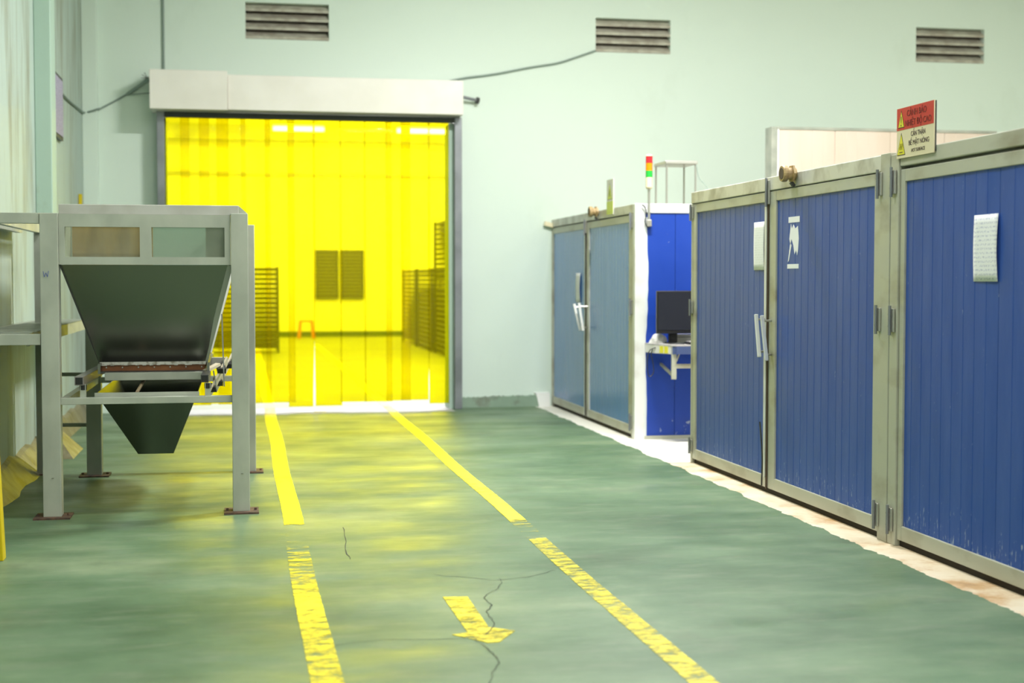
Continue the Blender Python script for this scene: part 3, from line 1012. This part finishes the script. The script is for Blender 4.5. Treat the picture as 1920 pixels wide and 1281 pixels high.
# tall cream partition behind
pt = thing('partition_panel', 'tall cream ribbed panel box rising behind the blue cabinets', 'partition', (6, 13, 0))
PX0, PX1, PY0, PY1, PZ = 4.795, 7.05, 12.5, 12.66, 2.765
B(PX0 + 0.05, PX1 - 0.04, PY0 + 0.02, PY1, 0.0, PZ - 0.03).build('core', 'cream_panel', pt)
B(PX0, PX0 + 0.055, PY0 - 0.005, PY1, 0, PZ).build('side_frame', 'panel_frame', pt, bevel=0.004)
B(PX0 + 0.055, PX1, PY0 - 0.005, PY1, PZ - 0.025, PZ).build('top_frame', 'panel_frame', pt)
B(PX1 - 0.045, PX1, PY0 - 0.005, PY1, 0, PZ - 0.025).build('side_frame', 'panel_frame', pt)
B(PX0 + 0.056, PX0 + 0.072, PY0 - 0.008, PY0, 0, PZ - 0.025).build('edge_strip', 'white_frame', pt)
x = PX0 + 0.074
while x < PX1 - 0.3:
    xe = min(x + 0.55, PX1 - 0.046)
    ribbed_sheet(x, xe - 0.003, 1.2, PZ - 0.026, PY0, 0.02, 0.11, 'cream_panel', pt, 'sheet', along='x')
    x = xe

# ------------------------------------------------------------------ signs and papers on the cabinets
def text(body, size, m, parent, loc, sx=1.0, italic=0.0, bold=0.0006):
    """Lettering facing -x: runs along -y, upright on z."""
    cu = bpy.data.curves.new('lettering', 'FONT')
    cu.body = body
    cu.size = size
    cu.align_x = 'CENTER'
    cu.align_y = 'CENTER'
    cu.extrude = 0.0004
    cu.offset = bold
    cu.shear = italic
    tmp = bpy.data.objects.new('tmp', cu)
    COL.objects.link(tmp)
    bpy.context.view_layer.update()
    me = bpy.data.meshes.new_from_object(tmp.evaluated_get(bpy.context.evaluated_depsgraph_get()))
    bpy.data.objects.remove(tmp)
    me.name = 'lettering'
    me.materials.clear()
    me.materials.append(M[m])
    me.transform(Matrix.Scale(sx, 4, (1, 0, 0)))
    me.transform(Matrix(((0, 0, -1, loc[0]), (-1, 0, 0, loc[1]), (0, 1, 0, loc[2]), (0, 0, 0, 1))))
    o = bpy.data.objects.new('lettering', me)
    COL.objects.link(o)
    o.parent = parent
    o.location = -world_loc(parent)
    return o


def triangle(yc, z0, z1, hw, x, m, parent, border=True):
    if border:
        MB().prism([(x, yc + hw + 0.005, z0 - 0.004), (x, yc - hw - 0.005, z0 - 0.004), (x, yc, z1 + 0.010)], (-0.0006, 0, 0)).build('symbol_border', 'ink', parent)
    return MB().prism([(x - 0.0006, yc + hw, z0), (x - 0.0006, yc - hw, z0), (x - 0.0006, yc, z1)], (-0.0006, 0, 0)).build('symbol', m, parent)


SX = XF - 0.016
sg = thing('warning_sign', 'red and cream heat warning sign standing on the near cabinet', 'sign', (SX, 6.5, 1.955), 'warning signs')
B(SX, SX + 0.006, 6.310, 6.700, 1.958, 2.207).build('sign_plate', 'cream', sg)
B(SX - 0.001, SX, 6.311, 6.699, 2.097, 2.206).build('red_field', 'red', sg)
B(SX + 0.006, SX + 0.012, 6.306, 6.312, 1.965, 2.205).build('edge', 'dark', sg)
triangle(6.650, 2.112, 2.187, 0.030, SX - 0.001, 'sign_yellow', sg)
text('!', 0.07, 'ink', sg, (SX - 0.0026, 6.650, 2.138), 0.8)
text('CẢNH BÁO', 0.043, 'ink_red', sg, (SX - 0.0018, 6.487, 2.172), 0.92, 0, 0.0004)
text('NHIỆT ĐỘ CAO', 0.043, 'ink_red', sg, (SX - 0.0018, 6.470, 2.124), 0.88, 0, 0.0004)
triangle(6.650, 1.976, 2.075, 0.040, SX, 'sign_yellow', sg)
for dy in (-0.012, 0, 0.012):
    MB().tube(spline([(SX - 0.0016, 6.650 + dy, 2.0), (SX - 0.0016, 6.653 + dy, 2.010), (SX - 0.0016, 6.647 + dy, 2.020), (SX - 0.0016, 6.650 + dy, 2.030)], 3), 0.0012, 5).build('heat_wave', 'ink', sg)
B(SX - 0.002, SX - 0.0012, 6.632, 6.668, 1.985, 1.989).build('heat_line', 'ink', sg)
text('CẨN THẬN', 0.034, 'ink', sg, (SX - 0.001, 6.470, 2.068), 0.85, 0, 0.0)
text('BỀ MẶT NÓNG', 0.034, 'ink', sg, (SX - 0.001, 6.462, 2.025), 0.92, 0, 0.0)
text('HOT SURFACE', 0.024, 'ink', sg, (SX - 0.001, 6.470, 1.987), 0.92, 0.15, 0.0)

sg = thing('warning_sign', 'white sign with a yellow triangle on the far cabinet', 'sign', (SX, 12.4, 1.93), 'warning signs')
SF = XF - 0.014
B(SF, SF + 0.006, 12.285, 12.515, 1.935, 2.252).build('sign_plate', 'white_plastic', sg)
triangle(12.405, 2.075, 2.215, 0.075, SF, 'sign_lime', sg)
MB().bar((SF - 0.003, 12.405, 2.10), (SF - 0.003, 12.405, 2.16), 0.002, 0.012, up=(0, 1, 0)).build('mark', 'ink', sg)
B(SF - 0.002, SF, 12.290, 12.510, 1.94, 2.055).build('lime_field', 'sign_lime', sg)


def paper(name, y0, y1, z0, z1, x, m, label, bulge=0.006, group='papers taped to the cabinet doors'):
    vs, fs = [], []
    nn = 8
    for s in (0, 1):
        for j in range(nn + 1):
            for i in range(nn + 1):
                u, t = i / nn, j / nn
                xx = x - bulge * math.sin(math.pi * t) * (0.4 + 0.6 * u) - 0.002 * u
                vs.append((xx - s * 0.0006, y1 + (y0 - y1) * u + 0.003 * math.sin(3 * t), z0 + (z1 - z0) * t))
    W = nn + 1
    for j in range(nn):
        for i in range(nn):
            a = j * W + i
            fs.append((a, a + 1, a + W + 1, a + W))
            fs.append((W * W + a, W * W + a + W, W * W + a + W + 1, W * W + a + 1))
    for k in range(nn):
        for a, b in ((k, k + 1), (nn * W + k, nn * W + k + 1), (k * W, k * W + W), (k * W + nn, k * W + W + nn)):
            fs.append((a, b, W * W + b, W * W + a))
    return tag(MB().add(vs, fs).build(name, m, smooth=True), label, 'paper', group)


paper('paper_sheet', 5.743, 5.956, 1.344, 1.643, XF + 0.006, 'paper_ink', 'handwritten white sheet on the nearest blue door')
paper('paper_sheet', 8.592, 8.783, 1.415, 1.722, XF + 0.006, 'paper_faint', 'faintly printed white sheet on the door past the torn one', 0.003)
tn = thing('torn_paper', 'torn white paper remnants on the middle blue door', 'paper', (XF + 0.01, 8.1, 1.55), 'papers taped to the cabinet doors')
xs_ = XF + 0.0095
B(xs_ - 0.001, xs_, 8.025, 8.200, 1.697, 1.732).build('tape_scrap', 'paper', tn)
B(xs_ - 0.001, xs_, 8.035, 8.215, 1.420, 1.447).build('tape_scrap', 'paper', tn)
MB().prism([(xs_, y, z) for y, z in [(8.16, 1.69), (8.145, 1.66), (8.12, 1.685), (8.09, 1.66), (8.05, 1.675), (8.035, 1.60), (8.045, 1.53), (8.06, 1.50), (8.075, 1.53), (8.10, 1.505), (8.12, 1.56), (8.15, 1.60), (8.165, 1.56), (8.185, 1.60)]], (-0.001, 0, 0)).build('torn_sheet', 'paper', tn)
MB().prism([(xs_, y, z) for y, z in [(8.17, 1.58), (8.15, 1.56), (8.19, 1.47), (8.205, 1.46)]], (-0.001, 0, 0)).build('torn_strip', 'paper', tn)
paper('paper_strip', 13.60, 13.79, 1.13, 1.42, XF + 0.004, 'paper', 'narrow white strip hanging above the far cabinet handles', 0.01)


def outlet(y, label):
    t = thing('vent_pipe', label, 'pipe fitting', (XF - 0.004, y, 1.985), 'pipe fittings on the cabinet tops')
    lathe(MB(), (XF - 0.09, y, 1.985), [(0.046, 0.0), (0.050, 0.012), (0.048, 0.03), (0.036, 0.035), (0.036, 0.086)], 20, 'x').build('pipe', 'brass', t, smooth=False)
    lathe(MB(), (XF - 0.092, y, 1.985), [(0.034, 0.0), (0.034, 0.004)], 20, 'x').build('bore', 'grime', t)
    lathe(MB(), (XF - 0.03, y, 1.985), [(0.055, 0.0), (0.055, 0.012)], 6, 'x').build('nut', 'brass', t)
    MB().bar((XF - 0.03, y, 1.935), (XF - 0.01, y, 1.91), 0.02, 0.02).build('clip', 'dark', t)
    return t


outlet(8.07, 'tan round pipe stub above the middle blue door')
outlet(12.88, 'tan round pipe stub on the far cabinet beside the lime sign')

# ------------------------------------------------------------------ signal tower, stand, monitor shelf
TX, TY = 3.362, 11.585
sl = thing('signal_tower', 'red orange and green signal lamp tower on the far cabinet corner', 'signal lamp', (TX, TY, 1.82))
MB().tube([(TX, TY, 1.85), (TX, TY, 2.125)], 0.011).build('pole', 'bright_metal', sl)
MB().bar((TX, TY, 1.80), (TX, TY, 1.86), 0.045, 0.03).build('foot', 'bright_metal', sl, bevel=0.006)
lathe(MB(), (TX, TY, 2.115), [(0.020, 0), (0.029, 0.015), (0.029, 0.098)]).build('base', 'beige', sl)
lathe(MB(), (TX, TY, 2.214), [(0.029, 0), (0.029, 0.055)]).build('green_lens', 'lens_green', sl)
lathe(MB(), (TX, TY, 2.270), [(0.029, 0), (0.029, 0.062)]).build('orange_lens', 'lens_orange', sl)
lathe(MB(), (TX, TY, 2.333), [(0.029, 0), (0.029, 0.058)]).build('red_lens', 'lens_red', sl)
lathe(MB(), (TX, TY, 2.392), [(0.029, 0), (0.026, 0.010), (0.012, 0.014)]).build('cap', 'beige', sl)
tag(MB().tube(spline([(3.30, 11.58, 1.985), (3.325, 11.575, 1.96), (3.335, 11.57, 1.90), (3.325, 11.575, 1.84), (3.345, 11.575, 1.80), (3.36, 11.58, 1.80)]), 0.005, 6).build('signal_cable', 'cable_black'),
    'short black cable beside the signal tower pole', 'cable')

sd = thing('metal_stand', 'small square metal stand on top of the far cabinet', 'stand', (3.68, 11.8, 1.995))
sx0, sx1, sy0, sy1 = 3.545, 3.80, 11.68, 12.0
for x in (sx0, sx1):
    for y in (sy0, sy1):
        MB().tube([(x, y, 1.992), (x, y, 2.345)], 0.009, 8).build('leg', 'bright_metal', sd)
B(sx0 - 0.015, sx1 + 0.015, sy0 - 0.015, sy1 + 0.015, 2.335, 2.365).build('top', 'bright_metal', sd, bevel=0.006)
tag(MB().tube(spline([(3.80, 11.66, 2.33), (3.82, 11.64, 2.22), (3.87, 11.6, 2.15), (3.90, 11.55, 2.05), (3.93, 11.58, 2.0)]), 0.004, 6).build('stand_cable', 'cable'),
    'thin cable dangling from the metal stand', 'cable')

SZ = 0.82
sh = thing('computer_shelf', 'bracketed shelf holding the monitor on the blue side panel', 'shelf', (3.7, 11.55, SZ))
top = [(3.335, 11.595), (3.36, 11.42), (3.45, 11.22), (3.48, 11.19), (4.15, 11.19), (4.15, 11.595)]
MB().prism([(x, y, SZ - 0.012) for x, y in top], (0, 0, 0.012)).build('shelf_board', 'shelf_top', sh)
edge = [(3.34, 11.59), (3.365, 11.42), (3.455, 11.225), (3.485, 11.195), (4.145, 11.195)]
for (xa, ya), (xb, yb) in zip(edge, edge[1:]):
    MB().bar((xa, ya, SZ - 0.045), (xb, yb, SZ - 0.045), 0.008, 0.066).build('apron', 'white_plastic' if xb < 3.47 else 'apron_blue', sh)
for t0 in (0.35, 0.62):
    a = Vector((3.365, 11.42, SZ - 0.045)).lerp(Vector((3.455, 11.225, SZ - 0.045)), t0)
    b = Vector((3.365, 11.42, SZ - 0.045)).lerp(Vector((3.455, 11.225, SZ - 0.045)), t0 + 0.2)
    a += Vector((-0.006, -0.004, 0)); b += Vector((-0.006, -0.004, 0))
    MB().bar(a, b, 0.004, 0.055).build('yellow_sticker', 'yellow_label', sh)
for x in (3.475, 3.93):
    B(x - 0.02, x + 0.02, 11.215, 11.235, 0.535, SZ - 0.012).build('bracket_leg', 'frame', sh)
    MB().bar((x, 11.225, 0.56), (x, 11.595, 0.64), 0.02, 0.02).build('bracket_brace', 'frame', sh)
    MB().bar((x + 0.02, 11.225, 0.68), (x + 0.07, 11.225, SZ - 0.02), 0.01, 0.01).build('bracket_gusset', 'frame', sh)
B(3.495, 3.91, 11.215, 11.235, 0.625, 0.66).build('cross_bar', 'frame', sh)
for x in (3.66, 3.72):
    B(x - 0.005, x + 0.005, 11.215, 11.225, 0.69, SZ - 0.02).build('hook', 'frame', sh)

mn = thing('monitor', 'black flat monitor standing on the shelf', 'monitor', (3.67, 11.42, SZ))
MX0, MX1, MY = 3.375, 3.935, 11.38
B(MX0, MX1, MY, MY + 0.035, 0.905, 1.262).build('housing', 'monitor', mn, bevel=0.006)
B(MX0 + 0.012, MX1 - 0.012, MY - 0.002, MY, 0.935, 1.25).build('screen', 'screen', mn)
B(3.49, 3.56, MY + 0.03, MY + 0.06, SZ + 0.006, 1.05).build('neck', 'monitor', mn)
B(3.47, 3.70, MY - 0.05, MY + 0.085, SZ, SZ + 0.010).build('foot', 'monitor', mn)
kb = thing('keyboard', 'dark keyboard lying on the shelf in front of the monitor', 'keyboard', (3.85, 11.27, SZ))
B(3.60, 4.05, 11.21, 11.33, SZ, SZ + 0.02).build('base', 'monitor', kb, bevel=0.003)
mb = MB()
for i in range(18):
    for j in range(5):
        mb.box(3.61 + i * 0.024, 3.629 + i * 0.024, 11.218 + j * 0.021, 11.235 + j * 0.021, SZ + 0.02, SZ + 0.027)
kk = mb.build('keys', 'shelf_top', kb)
kk['kind'] = 'stuff'
pr_ = thing('plastic_box', 'low white plastic box on the shelf behind the monitor stand', 'box', (3.7, 11.53, SZ))
B(3.55, 3.76, 11.48, 11.58, SZ, SZ + 0.075).build('case', 'white_plastic', pr_, bevel=0.006)
B(3.56, 3.75, 11.478, 11.482, SZ + 0.05, SZ + 0.055).build('lid_seam', 'dark', pr_)
bg = MB()
nseg = 14
vs, fs = [], []
for j in range(7):
    a = math.pi / 2 * j / 6
    for i in range(nseg):
        b = 2 * math.pi * i / nseg
        rr = 1 + 0.13 * math.sin(3 * b + j)
        vs.append((3.425 + 0.075 * rr * math.cos(a) * math.cos(b), 11.505 + 0.062 * rr * math.cos(a) * math.sin(b), SZ + 0.085 * math.sin(a)))
for j in range(6):
    for i in range(nseg):
        fs.append((j * nseg + i, j * nseg + (i + 1) % nseg, (j + 1) * nseg + (i + 1) % nseg, (j + 1) * nseg + i))
fs.append(tuple(range(nseg))[::-1])
tag(bg.add(vs, fs).build('crumpled_bag', 'white_plastic'), 'crumpled whitish bag at the shelf end beside the monitor', 'bag')
c = spline([(3.37, 11.40, SZ - 0.03), (3.32, 11.41, 0.76), (3.30, 11.40, 0.68), (3.31, 11.42, 0.58), (3.335, 11.44, 0.545), (3.365, 11.44, 0.58), (3.36, 11.44, 0.66), (3.345, 11.44, 0.74), (3.37, 11.44, SZ - 0.03)])
tag(MB().tube(c, 0.0045, 6).build('hanging_cable', 'cable_black'), 'black cable looping below the shelf end', 'cable')
tag(MB().tube(spline([(3.47, 11.36, SZ + 0.006), (3.52, 11.30, SZ + 0.007), (3.58, 11.29, SZ + 0.007), (3.55, 11.25, SZ + 0.006), (3.50, 11.27, SZ + 0.006)]), 0.005, 6).build('desk_cable', 'cable_black'),
    'short black cable coiled on the shelf below the monitor', 'cable')

# ------------------------------------------------------------------ hopper machine
hp = thing('hopper', 'grey steel hopper machine with a stainless funnel on four legs', 'hopper', (-0.55, 9.3, 0))
FY0, FY1, RY0, RY1 = 8.35, 8.45, 10.10, 10.20
POSTS = [(-1.121, -1.021, FY0, FY1, 1.728), (-0.068, 0.030, FY0, FY1, 1.734), (-1.065, -0.965, RY0, RY1, 1.72), (-0.020, 0.080, RY0, RY1, 1.735)]
for x0, x1, y0, y1, h in POSTS:
    p = B(x0, x1, y0, y1, 0.008, h).build('post', 'machine', hp, bevel=0.004)
    B(x0 - 0.05, x1 + 0.05, y0 - 0.05, y1 + 0.05, 0, 0.010).build('base_plate', 'rust_base', p)
    for bx in (x0 - 0.032, x1 + 0.032):
        MB().tube([(bx, (y0 + y1) / 2, 0.009), (bx, (y0 + y1) / 2, 0.022)], 0.009, 6).build('anchor_bolt', 'rust_base', p)
    if y0 == FY0:
        lathe(MB(), (x0 + 0.055, FY0 - 0.0005, 0.23), [(0.007, 0.0)] * 2, 8).build('spot', 'rust_base', p)
wp = MB()
for a, b in (((-1.103, 1.40), (-1.097, 1.368)), ((-1.097, 1.368), (-1.088, 1.392)), ((-1.088, 1.392), (-1.080, 1.368)), ((-1.080, 1.368), (-1.074, 1.402))):
    wp.bar((a[0], FY0 - 0.001, a[1]), (b[0], FY0 - 0.001, b[1]), 0.002, 0.004, up=(0, 1, 0))
wp.build('pen_mark', 'pen', hp)

# rim, front frame and panes
rim = B(-1.020, -0.022, 8.385, 8.43, 1.722, 1.780)
rim.box(-1.020, -0.980, 8.43, 10.18, 1.722, 1.780).box(-0.062, -0.022, 8.43, 10.18, 1.722, 1.780).box(-1.02, -0.022, 10.13, 10.18, 1.722, 1.78)
rim.build('rim', 'machine_light', hp, bevel=0.004)
MB().prism([(-0.022, 8.40, 1.78), (-0.022, 8.40, 1.735), (0.028, 8.40, 1.735)], (0, 0.015, 0)).build('gusset', 'machine', hp)
ff = B(-1.020, -0.070, 8.37, 8.41, 1.652, 1.724)
ff.box(-1.020, -0.070, 8.37, 8.41, 1.438, 1.482).box(-1.020, -0.987, 8.37, 8.41, 1.482, 1.652).box(-0.103, -0.070, 8.37, 8.41, 1.482, 1.652).box(-0.576, -0.512, 8.37, 8.41, 1.482, 1.652)
ff.build('front_frame', 'machine', hp)
B(-0.987, -0.576, 8.388, 8.394, 1.482, 1.652).build('pane', 'acrylic', hp)['label'] = 'brownish cloudy window pane'
B(-0.512, -0.103, 8.388, 8.394, 1.482, 1.652).build('pane', 'acrylic', hp)['label'] = 'clear greenish window pane'
B(-0.995, -0.53, 8.80, 8.815, 1.40, 1.718).build('plywood_sheet', 'ply', hp)
B(-0.215, -0.09, 8.60, 8.615, 1.44, 1.70).build('inner_plate', 'machine', hp)
for x0, x1 in ((-1.02, -1.00), (-0.09, -0.07)):
    B(x0, x1, 8.41, 10.13, 1.44, 1.722).build('side_panel', 'machine', hp)
B(-1.0, -0.09, 10.13, 10.15, 1.44, 1.722).build('back_panel', 'column', hp)


def shell(lo, hi, th=0.004):
    """Open four-sided funnel skin between two rectangles (x0,x1,y0,y1,z)."""
    def ring(q, s):
        x0, x1, y0, y1, z = q
        return [(x0 + s, y0 + s, z), (x1 - s, y0 + s, z), (x1 - s, y1 - s, z), (x0 + s, y1 - s, z)]
    vs = ring(lo, 0) + ring(hi, 0) + ring(lo, th) + ring(hi, th)
    fs = []
    for k in range(4):
        j = (k + 1) % 4
        fs += [(k, j, 4 + j, 4 + k), (8 + k, 12 + k, 12 + j, 8 + j), (k, 8 + k, 8 + j, j), (4 + k, 4 + j, 12 + j, 12 + k)]
    return MB().add(vs, fs)


shell((-0.835, -0.230, 8.72, 9.80, 0.850), (-1.013, -0.076, 8.40, 10.12, 1.437)).build('funnel', 'stainless', hp)
MB().bar((-0.53, 8.428, 1.40), (-0.53, 8.706, 0.88), 0.003, 0.002).build('weld_seam', 'machine', hp)
# flange angles down the near and far right-hand edges and the left one
for a, b, nm in (((-0.072, 8.40, 1.437), (-0.226, 8.72, 0.862), 0), ((-0.072, 10.12, 1.437), (-0.226, 9.80, 0.862), 1)):
    MB().bar(a, b, 0.030, 0.010, up=(0, 1, 0)).build('edge_flange', 'machine', hp)
MB().bar((-1.016, 8.40, 1.437), (-0.838, 8.72, 0.862), 0.010, 0.010, up=(0, 1, 0)).build('edge_flange', 'dark', hp)
mb = MB()
for k in range(30):
    x = -0.838 + k * 0.0205
    mb.box(x, x + 0.0205, 8.712, 8.724, 0.848 - random.uniform(0, 0.006), 0.874 + random.uniform(-0.004, 0.008))
mb.build('sealing_strip', 'caulk', hp)
shell((-0.832, -0.234, 8.73, 9.78, 0.795), (-0.835, -0.230, 8.725, 9.79, 0.850)).build('rubber_skirt', 'copper', hp)
for k in range(7):
    x = -0.80 + k * 0.092
    MB().tube([(x, 8.724, 0.832), (x, 8.716, 0.832)], 0.004, 8).build('rivet', 'bright_metal', hp)

# vibrating tray
tr = bpy.data.objects.new('vibrating_tray', None); COL.objects.link(tr); tr.parent = hp
tr.location = Vector((-0.53, 9.2, 0.78)) - hp.location
B(-0.80, -0.205, 8.60, 8.64, 0.762, 0.808).build('front_channel', 'machine', tr, bevel=0.003)
B(-0.83, -0.20, 8.64, 9.9, 0.80, 0.812).build('tray_floor', 'dark', tr)
B(-0.84, -0.825, 8.62, 9.9, 0.80, 0.86).build('tray_side', 'stainless', tr)
B(-0.215, -0.20, 8.62, 9.9, 0.80, 0.86).build('tray_side', 'stainless', tr)


def square_tube(a, b, sz, m, parent):
    o = MB().bar(a, b, sz, sz).build('square_tube', m, parent, bevel=0.002)
    d = (Vector(b) - Vector(a)).normalized()
    MB().bar(Vector(a) - d * 0.001, Vector(a) + d * 0.002, sz * 0.8, sz * 0.8).build('tube_mouth_shade', 'black', o)  # black plate paints the shade inside the open tube end
    return o


square_tube((-0.918, 8.36, 0.778), (-0.85, 9.9, 0.80), 0.05, 'tubemetal', tr)
square_tube((-0.222, 8.38, 0.782), (-0.215, 8.62, 0.79), 0.044, 'dark', tr)
square_tube((-0.118, 9.35, 0.828), (-0.30, 9.35, 0.828), 0.05, 'machine_light', tr)

# lower frame
for y0, y1 in ((8.37, 8.42), (10.12, 10.17)):
    B(-1.022, -0.066, y0, y1, 0.643, 0.682).build('cross_beam', 'machine', hp, bevel=0.003)
B(-1.02, -0.98, 8.45, 10.1, 0.643, 0.682).build('side_beam', 'machine', hp)
B(-0.02, 0.02, 8.45, 10.1, 0.643, 0.682).build('side_beam', 'machine', hp)
for x in (-0.90, -0.205):
    B(x - 0.016, x + 0.016, 8.385, 8.415, 0.655, 0.757).build('stub_leg', 'machine', hp)
    lathe(MB(), (x, 8.40, 0.725), [(0.02, 0), (0.02, 0.03)], 10).build('rubber_mount', 'black', hp)
shell((-0.640, -0.428, 8.95, 9.45, 0.285), (-0.835, -0.262, 8.43, 9.95, 0.70)).build('catch_funnel', 'stainless', hp)
B(-0.84, -0.255, 8.424, 8.432, 0.675, 0.705).build('funnel_lip', 'machine', hp)
MB().tube([(-0.57, 8.95, 0.79), (-0.61, 8.50, 0.70)], 0.010, 7).build('wooden_stick', 'wood', hp)

# leaf springs, clamps and threaded rods on the side near the aisle
for k, (y, dx) in enumerate(((8.75, 0.0), (9.25, 0.03))):
    MB().bar((-0.205 + dx, y, 0.66), (-0.10 + dx, y + 0.10, 0.86), 0.11, 0.010, up=(1, 0, 0)).build('leaf_spring', 'cream_plate', tr)
    MB().bar((-0.185 + dx, y - 0.02, 0.69), (-0.20 + dx, y + 0.08, 0.71), 0.05, 0.03).build('spring_clamp', 'black', tr)
    MB().bar((-0.13 + dx, y + 0.0, 0.80), (-0.14 + dx, y + 0.10, 0.83), 0.05, 0.03).build('spring_clamp', 'black', tr)
MB().bar((-0.24, 8.66, 0.80), (-0.15, 8.72, 0.845), 0.05, 0.015).build('cream_block', 'cream_plate', tr)
for (a, b) in (((-0.125, 8.6, 1.15), (-0.115, 8.6, 0.72)), ((-0.175, 8.5, 0.82), (-0.155, 8.5, 0.70)), ((-0.075, 9.0, 0.86), (-0.06, 9.0, 0.74))):
    MB().tube([a, b], 0.004, 7).build('threaded_rod', 'bright_metal', tr)

# platform beside the hopper
pf = thing('steel_platform', 'grey steel platform shelf between the hopper and the stained wall', 'platform', (-1.35, 9.4, 0))
B(WX + 0.004, -1.124, 8.36, 8.42, 1.668, 1.728).build('top_beam', 'machine', pf, bevel=0.003)
B(-1.405, -1.365, 8.42, 10.28, 1.675, 1.735).build('top_beam', 'machine', pf)
B(-1.53, -1.49, 8.42, 10.28, 1.675, 1.735).build('top_beam', 'machine', pf)
B(WX + 0.004, -1.124, 8.36, 8.42, 0.984, 1.046).build('deck_beam', 'machine', pf, bevel=0.003)
B(WX + 0.004, -1.19, 8.42, 11.3, 1.035, 1.048).build('deck_plate', 'machine', pf)
B(-1.21, -1.19, 8.42, 11.3, 0.975, 1.035).build('deck_edge', 'machine', pf)
mb = MB()
for k in range(36):
    mb.box(-1.50, -1.185, 8.5 + k * 0.078, 8.53 + k * 0.078, 1.048, 1.054)
g = mb.build('deck_ribs', 'machine', pf)
g['kind'] = 'stuff'
for x0 in (-1.412,):
    p = B(x0, x0 + 0.042, 10.24, 10.29, 0.006, 1.735).build('leg', 'machine', pf)
    B(x0 - 0.02, x0 + 0.06, 10.22, 10.31, 0, 0.008).build('base_plate', 'rust_base', p)
for z in (0.70, 0.35):
    MB().tube([(-1.37, 10.22, z), (-1.065, 10.18, z)], 0.014, 10).build('tie_pipe', 'machine', pf)
MB().bar((-1.40, 11.2, 0.0), (-1.40, 11.2, 1.0), 0.03, 0.03).build('leg', 'machine', pf)

# yellow guard at the picture's edge
yg = thing('yellow_guard', 'yellow guard plate at the frame edge before the platform', 'guard', (-1.3, 7.2, 0))
MB().hexa([(-1.52, 7.12, 0), (-1.142, 7.12, 0), (-1.142, 7.2, 0), (-1.52, 7.2, 0)],
          [(-1.52, 7.12, 0.55), (-1.165, 7.12, 0.55), (-1.165, 7.2, 0.55), (-1.52, 7.2, 0.55)]).build('plate', 'yellow_paint', yg, bevel=0.004)
for x in (-1.48, -1.25):
    B(x, x + 0.05, 7.2, 7.36, 0, 0.012).build('foot', 'yellow_paint', yg)
